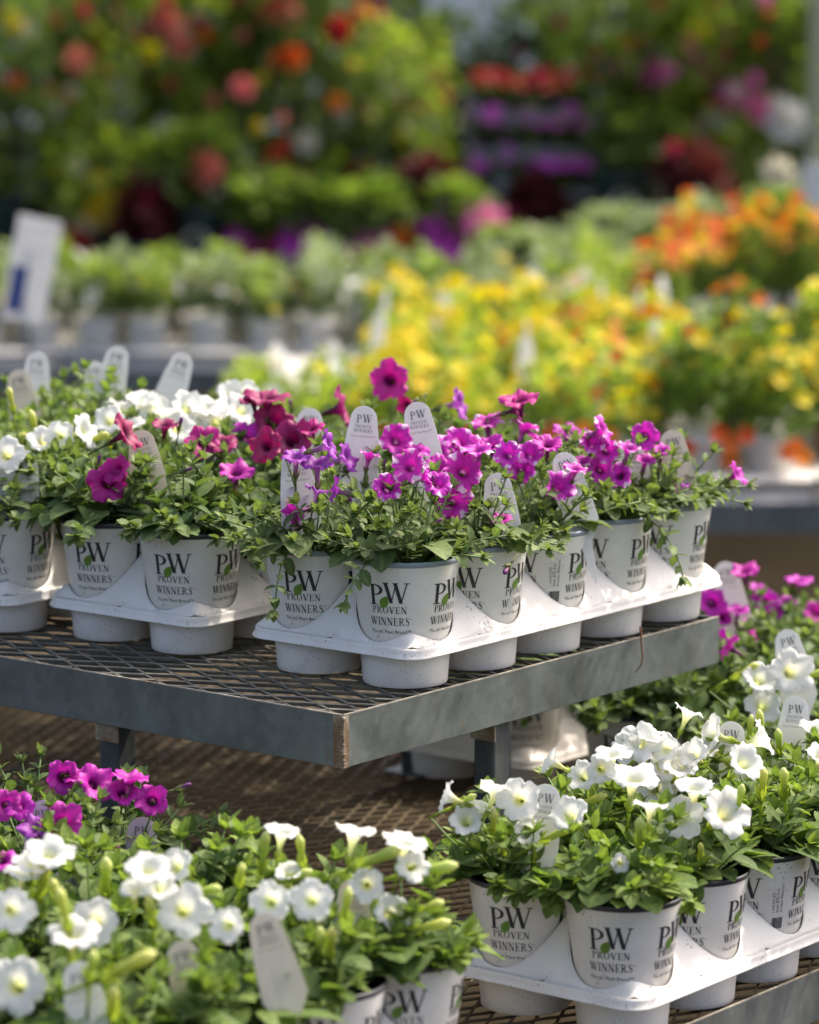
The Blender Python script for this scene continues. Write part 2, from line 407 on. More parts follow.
SP = .12
def tray_meshes(nx, ny):
    """nx cells along local -x.. (i axis = +U), ny along W; cell (0,0) at the local origin"""
    mb = MB(); EX = .0555
    x0, x1 = -(nx-1)*SP - EX, EX; y0, y1 = -EX, (ny-1)*SP + EX
    def zf(x, y):
        dx = max(min(x - x0, x1 - x), 1e-4); dy = max(min(y - y0, y1 - y), 1e-4)
        d = (dx**-1.75 + dy**-1.75) ** (-1/1.75)
        t = min(max((d - .0050) / .040, 0), 1)
        return .0475 + .060 * (t ** .92 if t < 1 else 1)
    for i in range(nx):
        for j in range(ny):
            cx, cy = -i*SP, j*SP; n = 72; rings = 9; vs = []
            for k in range(rings + 1):
                for q in range(n):
                    a = 2*pi*q/n; ca, sa = cos(a), sin(a)
                    bx = (x1 - cx if i == 0 else SP/2) if ca > 0 else (cx - x0 if i == nx-1 else SP/2)
                    by = (y1 - cy if j == ny-1 else SP/2) if sa > 0 else (cy - y0 if j == 0 else SP/2)
                    rb = min(bx/max(abs(ca), 1e-6), by/max(abs(sa), 1e-6))
                    # round the outer corners of the tray
                    ex, ey = cx + rb*ca, cy + rb*sa
                    for (X, sx) in ((x0, -1), (x1, 1)):
                        for (Y, sy) in ((y0, -1), (y1, 1)):
                            qx, qy = (ex - (X - sx*.030))*sx, (ey - (Y - sy*.030))*sy
                            if qx > 0 and qy > 0 and math.hypot(qx, qy) > .030:
                                lo, hi = 0, rb
                                for _ in range(18):
                                    m = (lo+hi)/2; tx, ty = (cx+m*ca - (X - sx*.030))*sx, (cy+m*sa - (Y - sy*.030))*sy
                                    if tx > 0 and ty > 0 and math.hypot(tx, ty) > .030: hi = m
                                    else: lo = m
                                rb = lo
                    ri = .0470
                    for _ in range(6): ri = pot_r(zf(cx + ri*ca, cy + ri*sa)) + .0012
                    ri = min(ri, rb - .002)
                    r = ri + (rb - ri) * (k / rings)
                    x, y = cx + r*ca, cy + r*sa; z = zf(x, y)
                    if k == 0: z -= .002
                    vs.append((x, y, z))
            fs = [(k*n+q, (k+1)*n+q, (k+1)*n+(q+1) % n, k*n+(q+1) % n) for k in range(rings) for q in range(n)]
            mb.add(vs, fs)
    # rolled outer lip
    path = []
    for (cx, cy, a0) in ((x1-.03, y1-.03, 0), (x0+.03, y1-.03, pi/2), (x0+.03, y0+.03, pi), (x1-.03, y0+.03, 1.5*pi)):
        for k in range(9):
            a = a0 + k/8*pi/2; path.append((cx, cy, a))
    prof = [(.0, .0475), (.0012, .0474), (.0022, .0463), (.0028, .0440), (.0034, .0400), (.0050, .0386), (.0058, .0372), (.0056, .0366), (.0044, .0366)]
    vs = []
    for off, z in prof:
        for cx, cy, a in path: vs.append((cx + (.03+off)*cos(a), cy + (.03+off)*sin(a), z + .0006*sin(cx*90+cy*70+a*3)))
    n = len(path)
    mb.add(vs, [(k*n+q, k*n+(q+1) % n, (k+1)*n+(q+1) % n, (k+1)*n+q) for k in range(len(prof)-1) for q in range(n)])
    return mb.mesh('deck', 'tray')
def cup_mesh():
    mb = MB()
    mb.lathe([(.034, .0022), (.0425, .0002), (.0444, .0003), (.0452, .0014), (.0456, .006), (.0488, .0462), (.0478, .0462), (.0442, .006), (.034, .003)], 48)
    mb.cap(.034, .0022, 48, 0, False)
    return mb.mesh('cup', 'cup')
DECK = {}; CUP = cup_mesh()
def tray(u, w, z, nx, ny, label, group='white carrier trays of potted petunias'):
    t = thing('carrier_tray', label, 'plant tray', uw(u, w, z), ROTZ, group)
    if (nx, ny) not in DECK: DECK[(nx, ny)] = tray_meshes(nx, ny)
    obj('deck', DECK[(nx, ny)], t)
    for i in range(nx):
        for j in range(ny): obj('cup', CUP, t, (-i*SP, j*SP, 0))
    return t

# ------------------------------------------------------------------ leaves, stems, flowers
def leaf(mb, P, D, up, Ln, Wd, fold=.25, droop=.4, rnd=.5, rows=5, mat=0, tw=0.0, blunt=.8):
    D = D.normalized(); S = D.cross(up)
    if S.length < 1e-3: S = D.orthogonal()
    S.normalize(); Nn = S.cross(D).normalized()
    vs = []; al = []; ac = []
    p = Vector(P); d = D.copy(); st = Ln / rows
    for k in range(rows + 1):
        t = k / rows
        wd = Wd * max(sin(pi * min(t ** blunt, 1.0)) ** .55 if t > 0 else 0, .0) if k < rows else 0
        wd = max(wd, Wd * .06)
        n = S.cross(d)
        for sg in (-1, 0, 1):
            q = p + S * (sg * wd) + n * (abs(sg) * wd * fold + sg * tw * wd * t)
            vs.append(q); al.append(t); ac.append(abs(sg))
        d = (d - Nn * (droop * (.4 + t)) / rows).normalized()
        p = p + d * st
    fs = []
    for k in range(rows):
        for c in (0, 1): fs.append((k*3+c, k*3+c+1, (k+1)*3+c+1, (k+1)*3+c))
    mb.add(vs, fs, mat, rnd, al, ac)
def rdir(el, az): return Vector((cos(el)*cos(az), cos(el)*sin(az), sin(el)))
def safe_leaf(mb, P, D, up, *a, **k):
    """a leaf that never cuts through the pot's wall: re-aimed upwards if it would"""
    for t in range(4):
        n, f = len(mb.v), len(mb.f)
        leaf(mb, P, D, up, *a, **k)
        if not any(z < .1370 and .046 < math.hypot(x, y) < .0622 for x, y, z in mb.v[n:]): return
        del mb.v[n:], mb.al[n:], mb.ac[n:], mb.f[f:], mb.m[f:], mb.r[f:]
        D = D.normalized() + Vector((P.x * 6, P.y * 6, .55))
def petunia_foliage(seed, style, height=.06, spread=.055, trail=0, mat='leaf', n_stems=26, big=14, leafsz=1.0, taz=-2.24):
    """foliage in the pot's frame: soil at z=.119"""
    r = random.Random(seed); mb = MB(); Z0 = .118; up = Vector((0, 0, 1))
    for s in range(n_stems + trail):
        tr = s >= n_stems; az = taz + r.uniform(-.35, .35) if tr else r.uniform(0, 2*pi)
        el = r.uniform(.18, 1.35) if not tr else r.uniform(.25, .5)
        Ln = (height * 1.25 + spread * .3) * r.uniform(.55, 1.1) if not tr else r.uniform(.09, .14)
        rad0 = r.uniform(0, .022); p = Vector((cos(az)*rad0, sin(az)*rad0, Z0 - .003)); d = rdir(el, az)
        hf = max(cos(el), .2); k = max(4, int(Ln / .0125)); st = Ln / k; pts = [p.copy()]
        a2 = r.uniform(0, pi); shade = r.random()
        for i in range(k):
            bend = (.10 if not tr else .30) * (1 if i > 1 else .3)
            d = (d + Vector((r.uniform(-.10, .10), r.uniform(-.10, .10), -bend * hf + r.uniform(-.03, .05)))).normalized()
            p = p + d * st
            rr = math.hypot(p.x, p.y)
            if rr > .044 and p.z < .1395:
                if rr < .060: p.z = .1400
                elif rr < .0670: p.x *= .0670 / rr; p.y *= .0670 / rr
            pts.append(p.copy())
            t = (i + 1) / k
            if i >= 1:
                sz = (.0330 - .0190 * t) * r.uniform(.75, 1.2) * leafsz
                if style == 'cal': sz *= .88
                wr = .30 if style == 'cal' else .36
                a2 += 1.9 + r.uniform(-.3, .3); side = d.orthogonal().normalized(); side = Quaternion(d, a2) @ side
                for sg in (1, -1):
                    if r.random() < .12: continue
                    ld = (side * sg + d * r.uniform(.35, .8) + up * .15).normalized()
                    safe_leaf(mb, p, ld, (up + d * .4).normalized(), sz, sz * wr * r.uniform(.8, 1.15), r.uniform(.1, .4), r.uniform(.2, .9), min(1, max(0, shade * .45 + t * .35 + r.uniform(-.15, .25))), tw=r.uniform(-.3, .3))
        for q in range(6):     # rosette at the tip
            a = q * 2.4; ld = (d * 1.1 + Quaternion(d, a) @ d.orthogonal().normalized() * .75).normalized()
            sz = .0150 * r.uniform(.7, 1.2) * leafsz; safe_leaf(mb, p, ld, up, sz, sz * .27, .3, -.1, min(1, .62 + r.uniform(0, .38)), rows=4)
        mb.tube(pts[::2] + ([pts[-1]] if len(pts) % 2 == 0 else []), .0010, 5, 1)
    for s in range(big):       # big lower leaves that lie over the rim
        az = r.uniform(0, 2*pi); rad = r.uniform(.030, .052); zz = r.uniform(.139, .152); p = Vector((cos(az)*rad, sin(az)*rad, zz))
        sz = r.uniform(.032, .048) * leafsz; d = rdir(r.uniform(-.25, .45), az + r.uniform(-.7, .7))
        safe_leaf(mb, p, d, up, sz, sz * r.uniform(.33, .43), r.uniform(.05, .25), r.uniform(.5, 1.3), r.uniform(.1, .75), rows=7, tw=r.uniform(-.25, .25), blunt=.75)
        mb.tube([Vector((p.x*.3, p.y*.3, Z0)), Vector((p.x*.8, p.y*.8, zz*.96)), p], .0012, 5, 1)
    for i, (x, y, z) in enumerate(mb.v):        # nothing passes through the pot's wall: inside leaves rest on the rim, outside ones hang clear
        q = math.hypot(x, y)
        if z < .1375 and q > .048:
            if q < .0575 and z > .120: mb.v[i] = (x, y, .1378 + (z - .12) * .05)
            elif q < .0618: mb.v[i] = (x / q * .0622, y / q * .0622, z)
    return mb.mesh('foliage', [mat, 'stem'])

def flower_mesh(seed, mats, R0=.0205, depth=.030, ruffle=1.0, open_=1.0, half=False):
    """trumpet: foot at the origin, opens along +z; slots: petal, calyx"""
    r = random.Random(seed); mb = MB(); n = 60
    prof = [(0, .0018, 0.), (.12, .0021, .006), (.24, .0026, .0125), (.33, .0036, .0185), (.40, .0056, .0230), (.47, .0078, .0258), (.58, .0112, .0276), (.70, .0145, .0284), (.82, .0172, .0286), (.92, .0192, .0284), (1, .0205, .0280)]
    k1 = R0 / .0205; vs = []; al = []; ac = []
    ph = [r.uniform(0, 6.28) for _ in range(6)]; lob = [r.uniform(.90, 1.08) for _ in range(5)]; tilt = [r.uniform(-.0022, .0022) for _ in range(5)]
    for t, rad, z in prof:
        w = max(0, (t - .4) / .6)
        for j in range(n):
            a = 2*pi*j/n; li = int((a / (2*pi) * 5) % 5); c5 = abs(sin(2.5*a))
            edge = 1 - .25 * w * (1 - c5 ** .6) + w * (lob[li] - 1) * c5
            rr = rad * (k1 if t > .3 else 1) * edge * (1 + (open_ - 1) * w)
            zz = z * depth / .030 + w*w*ruffle*(.0016*sin(5*a+ph[0]) + .0013*sin(9*a+ph[1]) + .0009*sin(17*a+ph[2]) + tilt[li]*c5) - w*w*.0012 * (1-c5)*2
            if open_ < 1: zz += (1-open_) * w * .012
            rr *= 1 + w*w*.035*sin(13*a+ph[3])
            vs.append((rr*cos(a), rr*sin(a), zz)); al.append(t); ac.append(c5)
    mb.add(vs, [(k*n+j, k*n+(j+1) % n, (k+1)*n+(j+1) % n, (k+1)*n+j) for k in range(len(prof)-1) for j in range(n)], 0, .5, al, ac)
    for q in range(5):
        a = q*2*pi/5 + .3; d = Vector((cos(a)*.45, sin(a)*.45, 1)).normalized()
        leaf(mb, Vector((cos(a)*.0012, sin(a)*.0012, -.0015)), d, Vector((-cos(a), -sin(a), 0)), .0125, .0019, .2, -.2, .7, rows=4, mat=1)
    mb.tube([(0, 0, -.022), (.0004, .0003, -.010), (0, 0, 0)], [.0010, .0010, .0018], 6, 1)
    return mb.mesh('flower', mats)
def bud_mesh(seed, mats, Ln=.030, wd=.0030):
    mb = MB(); r = random.Random(seed)
    pts = [(0, 0, 0), (.0004, 0, Ln*.3), (.001, .0004, Ln*.6), (.0014, .0006, Ln*.85), (.0016, .0006, Ln)]
    mb.tube(pts, [wd*.45, wd*.55, wd*.75, wd, wd*.35], 9, 0)
    for q in range(5):
        a = q*2*pi/5 + .3; d = Vector((cos(a)*.35, sin(a)*.35, 1)).normalized()
        leaf(mb, Vector((cos(a)*.001, sin(a)*.001, -.001)), d, Vector((-cos(a), -sin(a), 0)), .013, .0019, .2, -.1, .7, rows=4, mat=1)
    mb.tube([(0, 0, -.020), (.0003, .0002, -.009), (0, 0, 0)], [.0009, .0009, .0014], 6, 1)
    return mb.mesh('bud', mats)
FL = {}
for key, mats, R0, ds in (('M', ['magenta', 'calyx_dull'], .0195, (1, 2, 3, 4)), ('D', ['magenta_plain', 'calyx_dull'], .0195, (1, 2, 3)), ('V', ['violet', 'calyx_dull'], .0165, (1, 2)),
                          ('B', ['burgundy', 'calyx_dull'], .0215, (1, 2, 3)), ('C', ['cerise', 'calyx_dull'], .0215, (1, 2)), ('W', ['white', 'calyx'], .0240, (1, 2, 3, 4, 5))):
    FL[key] = [flower_mesh(ord(key) * 10 + d, mats, R0, .036 if key == 'W' else .030, 0.85 if key == 'W' else 1.1, 1.0 if d < 3 else .86) for d in ds]
BUD = {'W': [bud_mesh(1, ['bud', 'calyx'], .030, .0034), bud_mesh(2, ['bud', 'calyx'], .022, .0030)], 'M': [bud_mesh(3, ['bud_dark', 'calyx_dull'], .020, .0026)]}

def tag_mesh(mat):
    mb = MB(); n = 12; out = []
    H = .150                       # foot at the origin, tip at H
    for k in range(n + 1):
        a = pi * k / n; out.append((.0150 * cos(a), H - .0156 + .0156 * sin(a)))
    left = [(-.0178, H - .032), (-.0200, H - .052), (-.0215, H - .080), (-.0070, H - .104), (-.0035, .010), (0, 0)]
    right = [(.0035, .010), (.0070, H - .104), (.0215, H - .080), (.0200, H - .052), (.0178, H - .032)]
    pts = out + left + right; m = len(pts)
    bend = lambda z: .008 * (z / H) ** 2
    vs = [(x, -.0003 + bend(z), z) for x, z in pts] + [(x, .0003 + bend(z), z) for x, z in pts]
    # strips so that the card can bend
    mb.add(vs, [tuple(range(m-1, -1, -1)), tuple(range(m, 2*m))] + [(i, (i+1) % m, m+(i+1) % m, m+i) for i in range(m)])
    return mb.mesh('plant_tag', mat, False)
def tagprint_mesh():
    mb = MB(); H = .150; bend = lambda z: .008 * (z / H) ** 2 - .0003
    def put(q, x, z):
        for p in q:
            vs = [(a + x, -.0012 + bend(z + b), z + b) for a, b in p]; mb.add(vs, [tuple(range(len(vs)))])
    q, w = word('P', .0090, 0); put([[(x * .98, y) for x, y in p] for p in q], -.0082, H - .0190)
    q, w = word('W', .0090, 0); put([[(x * .94, y) for x, y in p] for p in q], -.0014, H - .0182)
    for k, t in enumerate(('PROVEN', 'WINNERS')):
        q, w = word(t, .0034, .1); put(q, -w/2, H - .0245 - .0046*k)
    put(small('The #1 Plant Brand\u2122', .026), -.013, H - .0345)
    return mb.mesh('print', 'tagink', False)
TAG = {k: tag_mesh(k) for k in ('tag', 'tag_tan', 'tag_lilac')}; TAGP = tagprint_mesh()

# ------------------------------------------------------------------ potted plants
PLANTS = []
def potted(u, w, z, label, name='potted_petunia', rim='rim_blue', turn=None, fol=None, group=None, cat='potted plant', extra=None):
    loc = uw(u, w, z + .0012)
    t = thing(name, label, cat, loc, 0, group)
    if turn is None: turn = R.choice([-18, -18, -30, -95, -10]) + R.uniform(-8, 8)
    p = obj('pot', POT[rim], t, (0, 0, 0), math.radians(-90 + turn)); obj('printed_label', PRINT, p)
    obj('soil', SOIL, t)
    obj('foliage', fol, t, rz=0)
    t['_nfl'] = 0; PLANTS.append((t, loc)); return t, loc
def axis_quat(f, spin=0.0):
    q = Vector((0, 0, 1)).rotation_difference(f.normalized()); return q @ Quaternion((0, 0, 1), spin)
DIRS = {'f': (0, -1, .35), 'F': (.1, -1, .75), 'u': (0, -.35, 1), 'l': (-1, -.25, .45), 'r': (1, -.25, .45), 'b': (.2, .6, .8), 'L': (-.5, -.8, .6), 'R': (.5, -.8, .6), 'd': (-.5, -.6, -.25), 'U': (.2, .1, 1)}
def put_flowers(cands, items, kind_default, hgt=.075):
    """cands: list of (thing, loc); items: (px, py, colour, facing, size px)"""
    for it in items:
        px, py = it[0], it[1]; colr = it[2] if len(it) > 2 and it[2] else kind_default; face = it[3] if len(it) > 3 else R.choice('fFLRu'); s = it[4] if len(it) > 4 else 36
        if face == 'F': face = R.choice('FFLRU')
        best = None
        for t, loc in cands:
            Y = loc.y - .036; p = at_y(px, py, Y); dz = p.z - (loc.z + .1357); dx = p.x - loc.x
            cost = abs(dx) + abs(dz - hgt) * 1.6 + (10 if dz < -.02 else 0)
            if best is None or cost < best[0]: best = (cost, t, loc, p)
        _, t, loc, p = best
        f = Vector(DIRS[face]) + Vector((R.uniform(-.2, .2), R.uniform(-.2, .2), R.uniform(-.15, .15))); f.normalize()
        if colr in ('bW', 'bM'):
            me = R.choice(BUD[colr[1]]); k = s / 36 * (1.4 if colr == 'bW' else 1); o = 'bud'; base = p - f * .016 * k
        else:
            me = R.choice(FL[colr]); size_m = s * (p.y + .1) / FPX
            k = (1.04 if colr == 'W' else 1.10) * size_m / {'M': .039, 'D': .039, 'V': .033, 'B': .043, 'C': .043, 'W': .045}[colr]; o = 'flower'; base = p - f * .024 * k
        obj(o, me, t, base - loc, quat=axis_quat(f, R.uniform(0, 6.28)), scale=k)
        # the stalk that carries it, down into the foliage
        a = base - loc - f * .020 * k; c = Vector((a.x * .55, a.y * .55, max(.135, a.z - .045)))
        if a.z > c.z + .004:
            mb = MB(); mb.tube([a, a.lerp(c, .5) + Vector((0, 0, -.003)), c], [.0010, .0011, .0013], 5)
            obj('flower_stalk', mb.mesh('flower_stalk', 'stem'), t)
def put_tags(cands, items, ks=1.0):
    for it in items:
        px, py, lean, mat = it[:4]; rzz = it[4] if len(it) > 4 else 0
        best = None
        for t, loc in cands:
            Y = loc.y - .018; p = at_y(px, py, Y); dz = p.z - (loc.z + .1357); dx = p.x - loc.x
            cost = abs(dx) + abs(dz - .075) * 1.0 + (10 if dz < .02 else 0)
            if best is None or cost < best[0]: best = (cost, t, loc, p)
        _, t, loc, p = best
        k = max(.8, min(1.35, (p.z - (loc.z + .112)) / .150 * 1.25))
        d = Vector((lean, .12, 1)).normalized()
        o = obj('plant_tag', TAG[mat], t, (p - loc) - d * .150 * ks, scale=ks)
        x = Vector((cos(rzz), sin(rzz), 0)); x = (x - d * x.dot(d)).normalized(); y = d.cross(x)
        mat3 = Matrix((x, y, d)).transposed()
        o.rotation_mode = 'QUATERNION'; o.rotation_quaternion = mat3.to_quaternion()
        obj('printed_label', TAGP, o)
# ------------------------------------------------------------------ steel benches
def expanded(mb, x0, x1, y0, y1, z, LW, S, w=.0024, h=.0026, swap=False):
    """diamond grid of strands, long axis along x"""
    if swap: x0, x1, y0, y1 = y0, y1, x0, x1
    ny = int((y1 - y0) / S); nx = int((x1 - x0) / LW) + 1
    for k in range(ny):
        ya, yb = y0 + k*S, y0 + (k+1)*S
        for i in range(-1, nx + 1):
            for sg in (-.5, .5):
                xa = x0 + (i + (.5 if k % 2 else 0)) * LW; xb = xa + sg * LW
                if xa < x0 or xb < x0 or xa > x1 or xb > x1: continue
                j = .0006 * sin(i*7.1 + k*3.3)
                A, B = (xa, ya, z + j - .0018), (xb, yb, z + j - .0022)
                if swap: A, B = (ya, xa, A[2]), (yb, xb, B[2])
                mb.bar(A, B, w, h, Vector((.45, 0, 1)) if swap else Vector((0, -.45, 1)))
def bench(name, label, corner, ulen, wlen, z, lip, raise_, LW, S, mesh_mat, legs, cat='bench', leg_h=None, group=None):
    """corner: (u, w) of the near right corner; local x = -U, y = W, so the bench spans x in [-ulen, 0], y in [0, wlen]"""
    t = thing(name, label, cat, uw(corner[0], corner[1], z), ROTZ, group)
    mb = MB(); expanded(mb, -ulen + .004, -.004, .004, wlen - .004, 0, LW, S, swap=(name == 'mesh_bench'), w=.0030 if name == 'mesh_bench' else .0024, h=.0018 if name == 'mesh_bench' else .0040); obj('expanded_metal_top', mb.mesh('expanded_metal_top', mesh_mat, False), t)
    th = .003; zt = raise_
    for nm, p0, p1, q0, q1 in (('front_rail', (-ulen, 0, zt - lip), (-.0005, th, zt), (-ulen, th, zt - lip), (-.004, .030, zt - lip + th)),
                               ('side_rail', (-th, .0005, zt - lip), (0, wlen, zt), (-.030, .034, zt - lip), (-th, wlen - .034, zt - lip + th)),
                               ('side_rail', (-ulen, th + .001, zt - lip), (-ulen + th, wlen - .001, zt), (-ulen + th, .034, zt - lip), (-ulen + .030, wlen - .034, zt - lip + th)),
                               ('back_rail', (-ulen + .004, wlen - th, zt - lip), (-.004, wlen, zt), (-ulen + .034, wlen - .030, zt - lip), (-.034, wlen - th, zt - lip + th))):
        mb = MB(); mb.box(p0, p1); mb.box(q0, q1); o = obj(nm, mb.mesh(nm, 'galv', False), t)
        bv = o.modifiers.new('b', 'BEVEL'); bv.width = .0007; bv.segments = 2
    mb = MB(); mb.box((-ulen, -.0004, zt + .0002), (-.002, .0022, zt + .0013)); mb.box((-.0022, .002, zt + .0002), (.0004, wlen, zt + .0013)); obj('edge_strip', mb.mesh('edge_strip', 'edge_metal', False), t)  # thin tan strip along the tops of the front and side rails
    # a flat bar below the mesh every half metre
    k = .45
    while k < ulen - .1:
        mb = MB(); mb.box((-k - .004, .034, zt - lip + .006), (-k, wlen - .034, -.0065)); obj('cross_bar', mb.mesh('cross_bar', 'galv', False), t); k += .45
    # weld at the near corner
    mb = MB(); r = random.Random(5)
    for i in range(16):
        zz = zt - lip + .001 + i * (lip - .004) / 15; s = r.uniform(.0012, .0026)
        mb.lathe([(0.0002, -s), (s*.8, -s*.6), (s, 0), (s*.8, s*.6), (.0002, s)], 8, 0, -.0006 + r.uniform(-.0006, .0006), .0006)
        for q in range(1, 41): 
            x, y, z_ = mb.v[-q]; mb.v[-q] = (x, y, z_ + zz)
    obj('corner_weld', mb.mesh('corner_weld', 'galv_rust'), t)
    mb = MB(); mb.box((-.0125, -.0008, zt - lip), (-.0006, -.0001, zt - .0004)); mb.box((.0001, .0004, zt - lip), (.0008, .0085, zt - .0006)); obj('rust_band', mb.mesh('rust_band', 'galv_rust', False), t)
    for (lu, lw, top) in legs:
        H = leg_h
        mb = MB(); a = .014
        mb.box((-lu - a, lw - a, -H), (-lu + a, lw + a, top)); o = obj('leg', mb.mesh('leg', 'galv_dark', False), t)
        bv = o.modifiers.new('b', 'BEVEL'); bv.width = .002; bv.segments = 2
        mb = MB(); mb.box((-lu - .0165, lw - .0165, top - .022), (-lu + .0165, lw - .0145, top - .001)); obj('weld_patch', mb.mesh('weld_patch', 'galv_rust', False), o)
        mb = MB(); mb.box((-lu - .030, lw - .030, -H), (-lu + .030, lw + .030, -H + .003)); obj('foot_plate', mb.mesh('foot_plate', 'galv', False), o)
    return t
bench('raised_shelf', 'grey galvanised mesh shelf with a rusty front corner, raised on legs over the bench', (0, 0), 1.75, .69, SH, .0545, 0.0008, .060, .0165, 'mesh_metal',
      [(.335, .022, -.0515), (.022, .28, -.0515), (1.45, .022, -.0515), (.30, .655, -.0515), (1.45, .655, -.0515)], 'shelf', .288 - .002)
bench('raised_shelf', 'second mesh shelf hidden behind the first, added with empty trays to shade the bench', (.45, .715), 1.40, .42, SH, .0545, 0.0008, .060, .0165, 'mesh_metal',
      [(.10, .10, -.0515), (1.3, .10, -.0515), (.10, .36, -.0515), (1.3, .36, -.0515)], 'shelf', .288 - .002)  # unseen shelf, added to keep the lower bench in shade
bench('mesh_bench', 'wide low bench of rusty tan expanded mesh under the raised shelf', (-.356, -1.05), 3.0, 2.65, LOW, .054, .007, .052, .0125, 'mesh_low',
      [(.05, .05, -.05), (2.9, .05, -.05), (.05, 2.6, -.05), (2.9, 2.6, -.05), (.05, 1.3, -.05), (1.5, 1.3, -.05)], 'bench', LOW - .004)

# ------------------------------------------------------------------ trays and plants near the lens
ORD = ['front', 'second', 'third', 'fourth', 'rearmost']
ROW = ['right-hand', 'left-hand']
def fill(name, u, w, z, nx, ny, cells, style, rim, colour, traylabel, grp, trail=0, h=.062, turn=None, mat='leaf', seed=0, spread=.055, n_stems=26, big=14, leafsz=1.0):
    tray(u, w, z, nx, ny, traylabel)
    out = []
    for (i, j) in cells:
        fol = petunia_foliage(seed * 100 + i * 10 + j, style, h, spread, trail if (j == 0 or (i == 0 and j == 3)) else 0, mat, n_stems, big, leafsz, -2.24 if j == 0 else -.67)
        lab = f"{colour} in printed white pot, {ORD[j]} in {ROW[i]} row of {name}"
        nm = 'potted_petunia'
        tt = None if turn is None else (-103 if (i == 0 and j == 2) else turn) + R.uniform(-5, 5) * (1 if i + j else 0)
        t = potted(u + i * SP, w + j * SP, z, lab, nm, rim, tt, fol, grp)
        out.append(t)
    return out
A2 = [(i, j) for i in range(2) for j in range(5)]
z1 = SH + .0012
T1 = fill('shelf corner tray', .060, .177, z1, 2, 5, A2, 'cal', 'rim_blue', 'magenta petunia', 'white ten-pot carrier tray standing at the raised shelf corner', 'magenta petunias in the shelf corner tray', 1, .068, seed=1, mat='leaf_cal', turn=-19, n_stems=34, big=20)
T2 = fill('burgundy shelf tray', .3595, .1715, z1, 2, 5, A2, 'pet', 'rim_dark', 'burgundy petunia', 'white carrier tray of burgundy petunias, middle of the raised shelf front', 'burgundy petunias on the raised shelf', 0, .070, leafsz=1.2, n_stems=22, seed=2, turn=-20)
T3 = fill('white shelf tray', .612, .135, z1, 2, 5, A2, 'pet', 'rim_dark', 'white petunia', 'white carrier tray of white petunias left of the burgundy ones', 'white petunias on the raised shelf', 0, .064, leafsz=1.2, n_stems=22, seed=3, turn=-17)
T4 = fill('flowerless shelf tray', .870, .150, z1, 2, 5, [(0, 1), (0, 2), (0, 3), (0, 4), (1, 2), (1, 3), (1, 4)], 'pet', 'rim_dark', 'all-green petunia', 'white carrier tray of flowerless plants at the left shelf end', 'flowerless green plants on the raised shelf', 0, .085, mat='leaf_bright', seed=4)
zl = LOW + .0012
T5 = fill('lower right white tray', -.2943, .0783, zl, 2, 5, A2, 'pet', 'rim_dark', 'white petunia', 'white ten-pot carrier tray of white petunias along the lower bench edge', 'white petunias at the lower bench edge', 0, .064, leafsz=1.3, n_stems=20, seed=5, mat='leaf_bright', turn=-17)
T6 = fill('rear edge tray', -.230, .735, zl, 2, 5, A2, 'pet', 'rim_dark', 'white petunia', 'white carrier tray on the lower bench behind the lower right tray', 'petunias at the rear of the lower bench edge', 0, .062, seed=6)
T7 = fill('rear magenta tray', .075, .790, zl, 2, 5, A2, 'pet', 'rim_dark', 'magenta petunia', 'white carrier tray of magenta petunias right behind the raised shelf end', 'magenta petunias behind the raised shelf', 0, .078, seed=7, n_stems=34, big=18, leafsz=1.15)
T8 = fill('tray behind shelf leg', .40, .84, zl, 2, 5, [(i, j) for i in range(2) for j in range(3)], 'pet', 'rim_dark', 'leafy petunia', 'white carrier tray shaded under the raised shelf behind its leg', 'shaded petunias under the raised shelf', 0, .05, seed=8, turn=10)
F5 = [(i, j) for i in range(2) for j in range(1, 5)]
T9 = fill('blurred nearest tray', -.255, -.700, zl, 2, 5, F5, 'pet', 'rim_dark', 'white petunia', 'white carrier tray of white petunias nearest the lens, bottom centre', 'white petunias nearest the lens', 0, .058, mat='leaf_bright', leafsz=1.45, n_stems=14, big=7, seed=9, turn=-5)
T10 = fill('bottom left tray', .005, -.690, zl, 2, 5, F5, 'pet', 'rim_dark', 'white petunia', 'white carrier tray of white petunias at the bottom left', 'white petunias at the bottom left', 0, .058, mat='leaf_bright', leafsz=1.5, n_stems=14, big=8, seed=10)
T11 = fill('lower left magenta tray', .190, -.480, zl, 2, 5, [(i, j) for i in range(2) for j in range(1, 4)], 'cal', 'rim_dark', 'magenta petunia', 'white carrier tray of magenta petunias on the lower bench at left', 'magenta petunias on the lower bench', 0, .072, seed=11)

